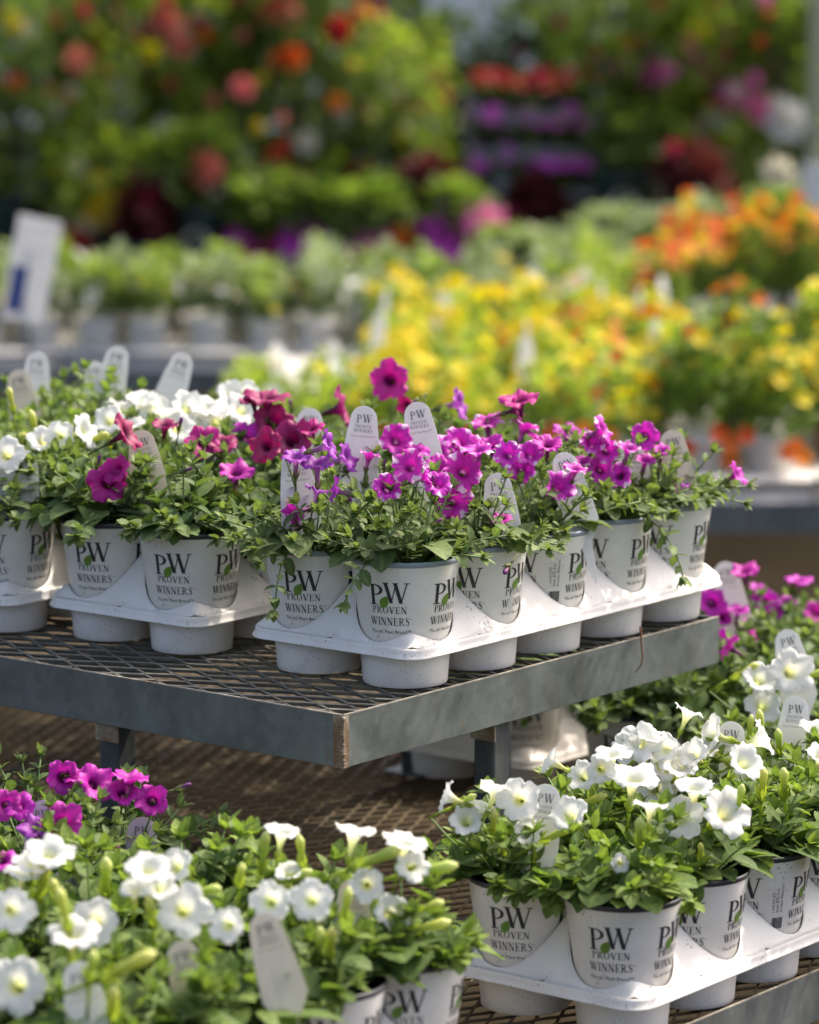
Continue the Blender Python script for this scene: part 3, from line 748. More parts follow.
put_flowers(T1, [(396,440,'M','f',36),(437,456,'M','F',40),(458,443,'M','F',34),(463,472,'M','f',38),(452,501,'M','f',37),(387,488,'M','f',32),(410,467,'M','F',34),(425,477,'M','r',26),
  (327,446,'V','r',30),(296,459,'V','u',28),(317,466,'V','u',30),(317,492,'V','U',22),(337,491,'V','l',24),(296,513,'M','d',32),(369,457,'M','U',24),(345,458,'V','r',30),(487,424,'M','u',32),(524,428,'M','F',32),
  (467,446,'M','u',34),(508,455,'M','F',30),(491,447,'D','u',30),(557,488,'M','F',34),(568,434,'D','u',32),(576,441,'M','u',28),(601,431,'M','r',30),(606,451,'M','f',28),(620,476,'M','F',26),(583,463,'M','u',22),
  (645,436,'D','f',28),(736,475,'D','r',26),(680,486,'V','U',20),(504,572,'bM','d',40),(440,470,'M','F',32),(415,452,'D','u',28),(478,452,'M','u',30),(540,440,'D','F',28),
  (350,500,'bM','u',30),(432,478,'bM','u',30),(385,462,'bM','U',26),(590,505,'bM','r',26),(440,520,'bM','r',26),(545,470,'bM','u',26),(660,468,'bM','u',24),(540,500,'bM','u',24),(530,455,'M','F',30),(548,446,'D','u',28),(592,444,'M','F',28),(628,450,'M','u',26),(600,470,'D','f',26),(645,462,'M','u',24),(662,452,'D','u',24),(575,470,'M','u',24),(522,470,'M','f',28),(438,485,'M','F',28),(500,520,'D','u',22)], 'M', .082)
put_flowers(T2[2:] + T1[8:], [(340,409,'B','r',42),(390,380,'C','f',38),(408,405,'B','d',26),(457,404,'V','r',30),(520,402,'C','u',36),(312,430,'C','u',26),(515,410,'C','r',26)], 'B', .09)
put_flowers(T2, [(108,483,'C','f',38),(118,470,'C','F',30),(125,434,'B','r',38),(165,427,'B','u',30),(203,443,'C','F',34),(244,438,'D','f',32),(236,474,'D','u',34),(254,402,'B','u',30),(267,400,'B','u',42),(274,424,'B','f',44),(292,441,'B','F',44),(267,446,'B','L',34),
  (99,458,'bM','u',34),(180,420,'bM','u',34),(290,402,'bM','u',30),(222,445,'B','u',30),(190,470,'bM','r',30)], 'B')
put_flowers(T3, [(60,436,'W','f',34),(43,443,'W','F',34),(80,432,'W','r',34),(7,456,'W','f',36),(123,413,'W','F',40),(143,406,'W','u',38),(186,410,'W','F',40),(206,413,'W','u',38),(232,398,'W','F',36),(246,396,'W','f',34),(110,422,'W','f',34),(166,420,'W','F',36),(216,423,'W','f',36),
  (240,412,'W','F',34),(130,430,'W','u',32),(20,436,'bW','r',34),(35,425,'bW','u',36),(95,440,'bW','r',34),(12,400,'bW','u',30),(176,430,'W','F',34),(196,430,'W','F',34),(108,436,'bW','u',30),(155,412,'W','f',36)], 'W')
put_flowers(T5, [(453,799,'W','l',36),(466,823,'W','F',38),(494,797,'W','b',36),(520,800,'W','f',42),(527,831,'W','f',32),(480,812,'W','U',32),(572,818,'W','L',44),(556,764,'W','l',34),(584,778,'W','F',36),(601,769,'W','f',34),(625,748,'W','f',36),(639,745,'W','F',40),(650,742,'W','u',34),
  (632,786,'W','u',52),(677,768,'W','F',44),(696,757,'W','F',38),(705,757,'W','u',36),(663,770,'W','F',36),(679,818,'W','f',50),(722,816,'W','R',52),(694,795,'W','u',46),(686,718,'W','U',34),(717,736,'W','l',40),(755,742,'W','r',46),(741,766,'W','R',46),(812,735,'W','u',36),
  (620,863,'W','f',22),(655,790,'W','f',44),(612,760,'W','u',36),(668,750,'W','F',34),(819,760,'W','u',34),(650,812,'W','U',34),
  (504,842,'bW','u',38),(558,832,'bW','r',46),(641,828,'bW','u',46),(658,768,'bW','u',36),(632,762,'bW','r',40),(762,778,'bW','u',46),(782,778,'bW','u',46),(779,738,'bW','u',42),(722,758,'bW','l',40),(762,726,'bW','u',36),(816,802,'bW','r',52),(494,822,'bW','u',32),(533,850,'bW','u',30),(700,850,'bW','u',30),(590,800,'bW','r',34),(470,800,'bW','r',34),(740,800,'bW','u',34),(750,730,'bW','u',34)], 'W')
put_flowers(T6, [(758,682,'W','F',40),(762,707,'W','f',42),(789,673,'W','f',44),(745,672,'bW','r',34),(812,676,'bW','r',36)], 'W')
put_flowers(T7, [(712,603,'D','f',32),(737,612,'D','u',24),(745,573,'D','u',29),(765,601,'D','f',26),(771,614,'D','F',24),(798,582,'D','u',26),(749,630,'D','r',24),(730,648,'D','l',27),(721,639,'D','F',24),(815,613,'D','f',24),(758,590,'D','u',21),(786,603,'D','u',21),(722,618,'D','F',22)], 'D')
put_flowers(T11, [(63,777,'D','f',38),(94,784,'D','R',40),(82,778,'D','u',34),(130,780,'D','U',36),(123,794,'D','F',34),(152,801,'D','f',36),(62,823,'D','f',42),(106,854,'D','f',34),(113,876,'D','u',30),(6,805,'D','f',30),(20,807,'D','F',28),(63,880,'D','u',26),(76,895,'D','f',32),(3,862,'D','u',28),(36,830,'V','u',34),(188,786,'bM','r',34),(118,860,'D','u',28)], 'M')
put_flowers(T9 + T10, [(281,839,'W','F',42),(353,840,'W','U',46),(403,850,'W','U',46),(410,868,'W','R',34),(271,902,'W','f',46),(312,901,'W','f',42),(367,885,'W','f',40),(388,915,'W','R',44),(229,925,'W','f',40),(289,877,'W','u',34),
  (263,851,'bW','u',38),(292,877,'bW','r',38),(329,937,'bW','u',44),(434,906,'bW','r',40),(427,926,'bW','r',40),(377,858,'bW','r',48),(430,868,'bW','r',48),(300,852,'bW','u',34),(345,905,'bW','u',36),(240,872,'bW','u',36),(400,940,'bW','u',34),(319,945,'bW','u',40)], 'W', .085)
put_flowers(T9 + T10, [(48,859,'W','u',46),(148,874,'W','u',44),(178,868,'W','F',42),(183,911,'W','f',52),(95,921,'W','f',52),(73,940,'W','u',50),(11,910,'W','f',44),(18,987,'W','f',58),(22,880,'W','U',38),(160,890,'W','F',38),(135,895,'W','u',36),(32,868,'W','u',36),
  (40,880,'bW','u',46),(104,878,'bW','u',48),(128,968,'bW','r',50),(115,998,'bW','u',46),(210,888,'bW','r',42),(55,885,'bW','u',44),(150,905,'bW','u',40),(90,960,'bW','u',40),(65,910,'bW','u',40)], 'W', .085)
put_tags(T1[6:8], [(366,406,.10,'tag',.15),(415,402,-.16,'tag',-.1)])
put_tags(T2[1:3], [(312,408,.1,'tag',.2)])
put_tags(T1, [(497,473,-.10,'tag',0),(672,430,-.14,'tag_tan',.1),(632,439,-.1,'tag',.2),(564,452,-.25,'tag',.3),(294,449,-.1,'tag',0)])
put_tags(T2, [(139,430,-.18,'tag_tan',0),(227,429,.12,'tag',.2),(277,423,-.05,'tag',0)])
put_tags(T3, [(27,450,.10,'tag',.3),(10,440,0,'tag',0)])
put_tags(T4, [(16,370,-.2,'tag_tan',0),(37,352,.05,'tag',0),(93,361,-.1,'tag',0),(119,346,.22,'tag',0),(186,354,.38,'tag',.2)])
put_tags(T5, [(548,785,.16,'tag',0),(675,740,.3,'tag',.2),(798,697,.1,'tag',.1),(733,722,.1,'tag',0)])
put_tags(T6, [(786,630,-.2,'tag',0)]); put_tags(T7, [(724,562,-.2,'tag',0)])
put_tags(T11, [(143,818,.10,'tag_lilac',0),(40,801,0,'tag_lilac',-.3),(68,868,-.1,'tag_lilac',.3)])
put_tags(T9 + T10, [(355,880,.05,'tag_tan',.2),(262,914,-.28,'tag_tan',.2),(180,942,-.25,'tag_tan',.2)], .95); put_tags(T9 + T10, [(76,963,-.22,'tag',.1)], .95)
# a dry tendril caught on the shelf's side rail
a = uw(-.006, .52, SH + .006); mb = MB()
mb.tube([(0, 0, .010), (.001, -.001, 0), (.0015, -.002, -.012), (.003, -.002, -.024), (.001, -.003, -.034), (-.006, -.005, -.042)], [.0014, .0013, .0011, .0010, .0008, .0005], 6)
M['dry'] = flat('dry_stem', (.20, .09, .045), .8, 0, 200, .3)
tag(obj('dry_stem', mb.mesh('dry_stem', 'dry'), None, a), 'thin brown dry stem hanging over the side rail of the raised shelf', 'dry stem')

for k, (nm_, u_) in enumerate((('rightmost', .53), ('second', .79), ('third', 1.05), ('fourth', 1.31), ('leftmost', 1.57))):  # empty trays added out of sight to block sun from the bench below
    tray(u_, .80, z1, 2, 3, f'empty white carrier tray added for shade on the hidden second shelf, {nm_} of five', 'added empty shade trays on the second shelf')
# ------------------------------------------------------------------ spilled potting soil on the trays
def crumbs(name, spots, seed, label):
    r = random.Random(seed); mb = MB()
    for (u, w, z) in spots:
        # the low points of each tray window, on the two outward sides
        for (du, dw) in ((0, -.0545), (-.0545, 0)):
            n = r.randint(5, 22)
            for k in range(n):
                a = r.gauss(0, .007); b = r.gauss(0, .0022)
                p = uw(u + du + (a if dw else b), w + dw + (b if dw else a), z + .0500 + r.uniform(0, .001)); s = r.uniform(.0003, .0011)
                vs = [p + Vector((r.uniform(-1, 1), r.uniform(-1, 1), r.uniform(-.6, .6))) * s for _ in range(4)]
                mb.add(vs, [(0, 1, 2), (0, 2, 3), (0, 3, 1), (1, 3, 2)])
    tag(obj(name, mb.mesh(name, 'soil', False)), label, 'spilled soil', None, 'stuff')
crumbs('spilled_soil', [(.060, .177 + .12*j, z1) for j in range(5)] + [(.18, .177, z1)], 3, 'dark crumbs of soil spilled on the shelf corner tray')
crumbs('spilled_soil', [(-.2943, .0783 + .12*j, zl) for j in range(5)] + [(-.1743, .0783, zl)], 4, 'dark crumbs of soil spilled on the lower right white tray')
crumbs('spilled_soil', [(.3595 + .12*i, .1715, z1) for i in range(2)], 5, 'dark crumbs of soil spilled on the burgundy shelf tray')
# ------------------------------------------------------------------ the nursery behind
M['bg_green'] = leafmat('mid_green_leaf', (.065, .120, .024), (.125, .195, .034), (.26, .32, .055), trans=.5)
M['bg_lime'] = leafmat('lime_leaf', (.11, .18, .022), (.21, .29, .036), (.38, .43, .07), trans=.5)
M['bg_dark'] = leafmat('dark_green_leaf', (.045, .085, .020), (.085, .140, .028), (.17, .22, .045), trans=.5)
M['bg_silver'] = leafmat('silvery_leaf', (.09, .13, .07), (.17, .22, .12), (.34, .38, .24))
M['bg_wine'] = leafmat('wine_red_leaf', (.05, .008, .012), (.09, .012, .018), (.16, .03, .03))
M['bark'] = flat('grey_brown_bark', (.13, .095, .065), .9, 0, 30, .4, .6)
M['tub'] = flat('dark_green_tub', (.012, .035, .030), .5, 0, 12, .2)
M['cream'] = flat('cream_emblem', (.55, .55, .42), .6, 0, 12, .1)
M['terracotta'] = flat('terracotta', (.32, .09, .04), .7, 0, 20, .25)
for nm, c in (('yellow', (.85, .66, .01)), ('orange', (.82, .19, .012)), ('red', (.55, .02, .02)), ('salmon', (.80, .24, .17)), ('pink', (.78, .20, .42)), ('purple', (.85, .12, .68)), ('cream_f', (.70, .66, .50)), ('white_f', (.82, .82, .80)), ('rose', (.55, .05, .14))):
    M['bg_' + nm] = petalmat(nm + '_bloom', [(0, tuple(x * .55 for x in c)), (.3, tuple(x * .75 for x in c)), (1, c)], .35)
def clump(seed, rx, hz, n, sz, mats, z0=.13, wr=.36, rows=3, up_=.5, edge=.0):
    r = random.Random(seed); mb = MB()
    for k in range(n):
        a = r.uniform(0, 2*pi); q = r.random() ** .5; h = r.random()
        rad = rx * q * (1 - .35 * h); p = Vector((cos(a)*rad, sin(a)*rad, z0 + hz * h * (1 - .4*q*q)))
        d = rdir(r.uniform(-.2, 1.2) * (up_ * 2), a + r.uniform(-.9, .9)); s = sz * r.uniform(.7, 1.25)
        leaf(mb, p, d, Vector((0, 0, 1)), s, s*wr, r.uniform(.1, .4), r.uniform(.1, .9), min(1, max(0, h*.6 + r.uniform(-.1, .4))), rows=rows)
    for k in range(5):
        a = r.uniform(0, 2*pi); mb.tube([(0, 0, z0 - .015), (cos(a)*rx*.3, sin(a)*rx*.3, z0 + hz*.5), (cos(a)*rx*.5, sin(a)*rx*.5, z0 + hz*.85)], .0015, 4, 1)
    return mb.mesh('foliage', [mats, 'stem'])
def bloom_mesh(seed, mat, Rr=.017, depth=.010):
    r = random.Random(seed); mb = MB(); n = 25; prof = [(0, .06, 0), (.3, .22, .35), (.6, .62, .8), (1, 1, 1)]; vs = []; al = []
    for t, rad, z in prof:
        for j in range(n):
            a = 2*pi*j/n; e = 1 - .22 * t * (1 - abs(sin(2.5*a)) ** .7)
            vs.append((rad*Rr*e*cos(a), rad*Rr*e*sin(a), z*depth + t*depth*.25*sin(7*a + seed))); al.append(t)
    mb.add(vs, [(k*n+j, k*n+(j+1) % n, (k+1)*n+(j+1) % n, (k+1)*n+j) for k in range(3) for j in range(n)], 0, .5, al)
    return mb.mesh('flower', mat)
BL = {c: bloom_mesh(i, 'bg_' + c, .019, .010) for i, c in enumerate(('yellow', 'orange', 'red', 'salmon', 'pink', 'purple', 'cream_f', 'white_f', 'rose'))}
def double_mesh(seed, mat, Rr=.5):      # a full, many-petalled bloom for the shrubs
    r = random.Random(seed); mb = MB()
    for ring, (el, k, s) in enumerate(((.15, 7, 1.0), (.6, 6, .85), (1.05, 5, .6))):
        for q in range(k):
            a = q*2*pi/k + ring*.5 + r.uniform(-.1, .1); leaf(mb, Vector((cos(a)*.05*Rr, sin(a)*.05*Rr, .1*Rr*ring)), rdir(el, a), Vector((0, 0, 1)), Rr*s, Rr*s*.38, -.25, -.3 + r.uniform(-.2, .2), .5, rows=4, blunt=.55)
    for i in range(len(mb.al)): mb.al[i] = .4 + .6 * mb.al[i]
    return mb.mesh('flower', mat)
DB = {c: double_mesh(i + 40, 'bg_' + c, 1.0) for i, c in enumerate(('yellow', 'orange', 'red', 'salmon', 'pink', 'purple', 'cream_f', 'white_f', 'rose'))}
def plainpot(mat, r0=.042, r1=.056, h=.13):
    mb = MB(); mb.lathe([(.01, .001), (r0, 0), (r0 + (r1-r0)*.88, h*.88), (r1, h*.9), (r1, h), (r1*.94, h), (r1*.92, h*.86), (.001, h*.86)], 20)
    return mb.mesh('pot', mat)
PP = {'pot': plainpot('pot'), 'terracotta': plainpot('terracotta'), 'rim_dark': plainpot('rim_dark')}
_old = SP; SP = .150
mbs = {}
def bgtray_mesh(nx, ny):
    mb = MB(); w, d = nx*SP + .02, ny*SP + .02
    # slotted tray: walls, lip and a webbed top with an opening for each pot
    pts = [(-w/2, -d/2), (w/2, -d/2), (w/2, d/2), (-w/2, d/2)]
    prof = [(.0, .0), (-.006, .055), (.004, .055), (.006, .045)]
    vs = []
    for off, z in prof:
        for x, y in pts: vs.append((x + (off - .006) * (1 if x > 0 else -1), y + (off - .006) * (1 if y > 0 else -1), z))
    mb.add(vs, [(k*4+q, k*4+(q+1) % 4, (k+1)*4+(q+1) % 4, (k+1)*4+q) for k in range(3) for q in range(4)])
    for i in range(nx):
        for j in range(ny):
            cx, cy = (i - (nx-1)/2)*SP, (j - (ny-1)/2)*SP; n = 24; vs = []
            for q in range(n):
                a = 2*pi*q/n; vs.append((cx + .052*cos(a), cy + .052*sin(a), .058))
            for q in range(n):
                a = 2*pi*q/n; k = SP/2 / max(abs(cos(a)), abs(sin(a))); vs.append((cx + k*cos(a), cy + k*sin(a), .056))
            mb.add(vs, [(q, n+q, n+(q+1) % n, (q+1) % n) for q in range(n)])
    return mb.mesh('carrier_tray', 'tray')
def proj_px(p):
    c, s = cos(PITCH), sin(PITCH); q = p - Vector((0, 0, CAMZ)); z = q.y*c - q.z*s
    return 409.5 + FPX*q.x/z, 512 - FPX*(q.y*s + q.z*c)/z
def bench_bg(name, label, x0, x1, y0, y1, z):
    t = thing(name, label, 'bench', ((x0+x1)/2, (y0+y1)/2, 0), 0)
    a, b = (x1-x0)/2, (y1-y0)/2
    mb = MB(); S = .03; k = 0
    expanded(mb, -a + .01, a - .01, -b + .01, b - .01, z, .12, .03, .004, .005); obj('expanded_metal_top', mb.mesh('expanded_metal_top', 'mesh_metal', False), t)
    mb = MB()
    mb.box((-a, -b, z - .06), (a, -b + .004, z + .002)); mb.box((-a, b - .004, z - .06), (a, b, z + .002)); mb.box((-a, -b + .005, z - .06), (-a + .004, b - .005, z + .002)); mb.box((a - .004, -b + .005, z - .06), (a, b - .005, z + .002))
    obj('frame', mb.mesh('frame', 'galv', False), t)
    for sx in (-1, 1):
        for sy in (-1, 1):
            mb = MB(); mb.box((sx*(a - .05) - .02, sy*(b - .05) - .02, 0), (sx*(a - .05) + .02, sy*(b - .05) + .02, z - .061)); obj('leg', mb.mesh('leg', 'galv', False), t)
    return t
bz = .50
bench_bg('mesh_bench', 'grey bench of yellow and orange potted flowers across the aisle', -.35, 1.45, 7.15, 9.25, bz)
bench_bg('mesh_bench', 'far bench of silvery green plants spanning the picture behind', -1.6, 1.7, 9.45, 12.3, bz)
FOLS = {k: [clump(s*7 + 11, .085, .13, 170, .034, k) for s in range(3)] for k in ('bg_green', 'bg_lime', 'bg_silver', 'bg_dark')}
TALL = [clump(s*9 + 5, .085, .20, 210, .034, 'bg_green', up_=.7) for s in range(3)]
LIMEMIX = [clump(s*9 + 105, .09, .12, 170, .030, 'bg_lime') for s in range(2)]
MID = {'yellow': ('potted flower thick with yellow blooms on the bench across the aisle', 'yellow potted flowers on the bench across the aisle'),
       'orange': ('potted flower with orange blooms on the bench across the aisle', 'orange potted flowers on the bench across the aisle'),
       'mixed': ('leafy potted flower with only a few small blooms on the bench across the aisle', 'sparse potted flowers on the bench across the aisle')}
rr = random.Random(21)
def bg_plant(loc, fols, potmat, name, label, group, colours, nb, hz=.13, rad=.08, bs=1.0, scale=1.0):
    t = thing(name, label, 'potted plant', loc, rr.uniform(0, 6.28), group); hs = rr.uniform(.82, 1.18)
    obj('pot', PP[potmat], t); obj('foliage', rr.choice(fols), t, scale=(scale, scale, hs))
    for k in range(nb):
        a = rr.uniform(0, 2*pi); q = rr.random() ** .6; h = .45 + .55 * rr.random()
        f = Vector((cos(a)*.7, sin(a)*.7, .8)) + Vector((0, -.4, 0)); c = rr.choice(colours)
        obj('flower', BL[c], t, (cos(a)*q*rad, sin(a)*q*rad, .135 * hs + hz*hs*h*(1.08 - .25*q)), quat=axis_quat(f), scale=bs * rr.uniform(.85, 1.25))
    return t
TR4 = bgtray_mesh(4, 2)
# bench across the aisle: trays of 4 x 2, three side by side, seven deep
for ry in range(7):
    for rx in range(3):
        tx, ty = -.10 + rx * .62, 7.34 + ry * .31
        px, py = proj_px(Vector((tx, ty, bz + .25)))
        if px < 300: continue
        o = None
        for i in range(4):
            for j in range(2):
                x, y = tx + (i - 1.5)*SP, ty - .03 + (j - .5)*SP
                ppx, ppy = proj_px(Vector((x, y, bz + .27)))
                if ppx < 250 or ppx > 850 or (ppx > 692 and ppy < 325): continue
                if o is None:
                    o = obj('carrier_tray', TR4, None, (tx, ty - .03, bz + .003)); tag(o, 'white carrier tray holding flowers on the bench across the aisle', 'plant tray', 'trays on the bench across the aisle')
                if ppx < 345 and ppy < 345: continue
                if ppx < 345: kind, cols, nb = 'mixed', ['yellow', 'yellow', 'white_f'], 2
                elif ppx < 700 and ppy < 372: kind, cols, nb = 'yellow', ['yellow'] * 5 + ['orange'] * (3 if ppx > 590 else 1 if ppx > 500 else 0), rr.choice([4, 7, 9, 12])
                elif ppx > 755 and 315 < ppy < 390: kind, cols, nb = 'yellow', ['yellow'], 9
                elif ppx > 690: kind, cols, nb = 'orange', ['orange', 'orange', 'orange', 'orange', 'orange', 'salmon'], 9
                else: kind, cols, nb = 'mixed', ['orange', 'orange', 'orange', 'yellow', 'white_f'], 8
                tall = ppx > 690
                l, g = MID[kind]
                t = bg_plant((x, y, bz + .005), TALL if tall else LIMEMIX, 'terracotta' if rr.random() < .12 else 'pot', 'potted_flower', l, g, cols, nb, .20 if tall else .13)
                if ry == 0 and j == 0:
                    t.children[1].scale = (1.3, 1.3, 1.1); t.children[1].location.z = -.045
                    for m_ in range(5): obj('flower', BL['orange'], t, quat=axis_quat(Vector((rr.uniform(-.4, .4), -1, .4)) ), loc=(rr.uniform(-.06, .06), rr.uniform(-.105, -.085), rr.uniform(.05, .15)), scale=1.1)
                    t.rotation_euler = (0, 0, 0)
                if rr.random() < .12: obj('plant_tag', TAG['tag'], t, (0.02, -.05, .11), scale=1.3)
# silver-green bench behind
for ry in range(6):
    for rx in range(5):
        tx, ty = -1.25 + rx*.62, 9.64 + ry*.31
        px, py = proj_px(Vector((tx, ty, bz + .2)))
        right = tx > .45
        if ry > (3 if tx > -.1 else 2): continue
        if tx > .9 and ry < 2: continue
        o = obj('carrier_tray', TR4, None, (tx, ty, bz + .003)); tag(o, 'white carrier tray of silvery plants on the far bench', 'plant tray', 'trays on the far bench')
        for i in range(4):
            for j in range(2):
                x, y = tx + (i - 1.5)*SP, ty + (j - .5)*SP
                ppx, ppy = proj_px(Vector((x, y, bz + .22)))
                if ppx < -30 or ppx > 850 or (ppx > 670 and ry < 2) or (ppx < 560 and ry > 2): continue
                if ppx > 655:
                    bg_plant((x, y, bz + .005), TALL, 'pot', 'potted_flower', 'potted plant with orange blooms in the white tray of the far bench', 'orange plants on the far bench', ['orange', 'orange', 'orange', 'orange', 'yellow'], 11, .24, .08, 1.2)
                elif ppx > 560:
                    bg_plant((x, y, bz + .005), FOLS['bg_lime'], 'pot', 'potted_flower', 'low lime green potted plant on the far bench beside the orange plants', 'lime plants on the far bench', ['yellow', 'cream_f'], 6, .08).children[1].scale = (1, 1, .8)
                else:
                    bg_plant((x + rr.uniform(-.025, .025), y + rr.uniform(-.02, .02), bz + .005), FOLS['bg_silver'] if (rr.random() < .62) else FOLS['bg_green'], 'pot', 'potted_foliage', 'low silvery green potted plant in the rows of the far bench', 'silvery plants on the far bench', ['cream_f', 'white_f', 'white_f', 'yellow'], 9, .075, .10, .7).children[1].scale = (rr.uniform(1.45, 1.8), rr.uniform(1.45, 1.8), rr.uniform(.68, .84))
SP = _old
# mounds of silvery foliage
for k, (px, py, Y, rx, mt, lab) in enumerate(((540, 270, 11.4, .15, 'bg_silver', 'low silvery mound at the centre behind the yellow flowers'), (620, 222, 11.9, .22, 'bg_silver', 'largest silvery mound on the far bench above the yellow flowers'),
        (700, 215, 12.0, .16, 'bg_silver', 'silvery mound right behind the orange plants on the far bench'), (590, 260, 11.3, .15, 'bg_silver', 'greyish mound below the largest silvery mound'), (505, 275, 11.6, .12, 'bg_green', 'green leafy mound left of the silvery mounds'),
        (775, 200, 11.8, .16, 'bg_green', 'green mound with a cream bloom at right edge of the far bench'))):
    p = at_y(px, py, Y); t = thing('potted_shrub', lab, 'potted plant', (p.x, Y, bz + .005), 0, 'mounded plants on the far bench')
    obj('pot', PP['rim_dark'], t, scale=1.2); hz = max(.08, p.z - bz - .14 + .05)
    obj('foliage', clump(300 + k, rx, hz, 520, .045, mt, .14), t)
    if k == 5: obj('flower', DB['cream_f'], t, (0, -.08, .18 + hz), quat=axis_quat(Vector((0, -1, .3))), scale=.06)

# tiers for the big pots
def tier(label, x0, x1, y0, y1, z):
    t = thing('display_step', label, 'display step', ((x0+x1)/2, (y0+y1)/2, 0)); a, b = (x1-x0)/2, (y1-y0)/2
    mb = MB()
    for k in range(int((x1-x0)/.5) + 1): mb.box((-a + k*.5, -b + .02, 0), (-a + k*.5 + .09, b - .02, z - .03))
    obj('support', mb.mesh('support', 'bark', False), t)
    mb = MB(); k = 0
    while k * .12 < (y1 - y0) - .1: mb.box((-a, -b + k*.12, z - .0285), (a, -b + k*.12 + .105, z)); k += 1
    obj('deck', mb.mesh('deck', 'bark', False), t)
tier('weathered timber step carrying large potted shrubs behind the far bench', -2.6, 2.6, 13.4, 14.7, .37)
tier('rear timber step carrying taller shrubs', -2.8, 2.8, 14.9, 16.2, .52)

def shrub_mesh(seed, rx, h, n, sz, mat):
    """crown of leaf clumps carried on limbs; foot of the crown at z=0"""
    r = random.Random(seed); mb = MB(); cl = []
    for k in range(int(18 + rx * 40)):
        a = r.uniform(0, 2*pi); hh = r.random(); q = r.random() ** .5 * (.55 + .6 * sin(pi * (hh*.8 + .15)))
        cl.append((Vector((cos(a)*rx*q, sin(a)*rx*q, h * hh)), r.uniform(.10, .20) * min((rx / .45) ** .5, rx / .3), r.uniform(0, .5)))
    for k in range(n):
        c, s, sh = r.choice(cl); d = Vector((r.gauss(0, 1), r.gauss(0, 1), r.gauss(0, 1))).normalized(); p = c + d * s * r.uniform(.5, 1.0)
        ld = (d + Vector((r.uniform(-.6, .6), r.uniform(-.6, .6), r.uniform(-.4, .5)))).normalized(); q = sz * r.uniform(.7, 1.3)
        leaf(mb, p, ld, Vector((0, 0, 1)), q, q*.34, r.uniform(.1, .4), r.uniform(.2, .9), min(1, max(0, sh + r.uniform(0, .5))), rows=3)
    wb = MB()
    wb.tube([(0, 0, -.16), (.01, 0, h*.25), (-.01, .01, h*.5)], [.020, .015, .011], 7)
    for c, s, _ in cl[:16]: wb.tube([(0, 0, min(c.z*.5, h*.45)), (c.x*.45, c.y*.45, c.z*.75), tuple(c)], [.009, .006, .003], 5)
    return mb.mesh('crown', mat), wb.mesh('trunk', 'bark')
def tub_mesh(r0, r1, h):
    mb = MB(); mb.lathe([(.01, .002), (r0, 0), (r0 + (r1-r0)*.85, h*.86), (r1, h*.88), (r1*1.03, h*.9), (r1*1.03, h), (r1*.96, h), (r1*.93, h*.88), (.001, h*.87)], 32); return mb.mesh('tub', 'tub')
SOILP = {}
def shrub(px, Y, z0, rx, h, mat, label, flowers=(), emblem=False, tub=.13, th=.28, n=1500, sz=.06, seed=0, name='potted_shrub'):
    x = at_y(px, 200, Y).x
    t = thing(name, label, 'potted shrub', (x, Y, z0))
    tb = obj('tub', tub_mesh(tub*.85, tub, th), t)
    if emblem:
        mb = MB(); vs = []; n_ = 22
        for k in range(n_):
            a = 2*pi*k/n_; ax = .055*cos(a); zz = th*.52 + .055*sin(a); rad = tub*.85 + tub*.15*zz/th + .003; vs.append((rad*sin(ax/rad), -rad*cos(ax/rad), zz))
        mb.add(vs, [tuple(range(n_))]); obj('round_emblem', mb.mesh('round_emblem', 'cream', False), tb)
    if h > .5:
        for _ in range(20):
            a_ = rr.uniform(-1.3, 1.3); q_ = rx * rr.uniform(.85, 1.1); zz_ = rr.uniform(.1, 1.0) * h + th
            obj('flower', DB[rr.choice(['red', 'red', 'salmon', 'pink', 'rose', 'yellow', 'cream_f', 'orange'])], t, (q_*sin(a_), -q_*cos(a_), zz_), quat=axis_quat(Vector((sin(a_), -cos(a_), .4))), scale=rr.uniform(.020, .038))
    cr, tr = shrub_mesh(seed + int(px), rx, h, n, sz, mat)
    obj('crown', cr, t, (0, 0, th + .06)); obj('trunk', tr, t, (0, 0, th + .06))
    for fx, fy, c, s in flowers:
        p = at_y(fx, fy, Y - rx * .75); f = Vector((rr.uniform(-.3, .3), -1, rr.uniform(0, .5)))
        obj('flower', DB[c], t, p - Vector((x, Y, z0)), quat=axis_quat(f), scale=s * (Y) / FPX / 2 * 1.12)
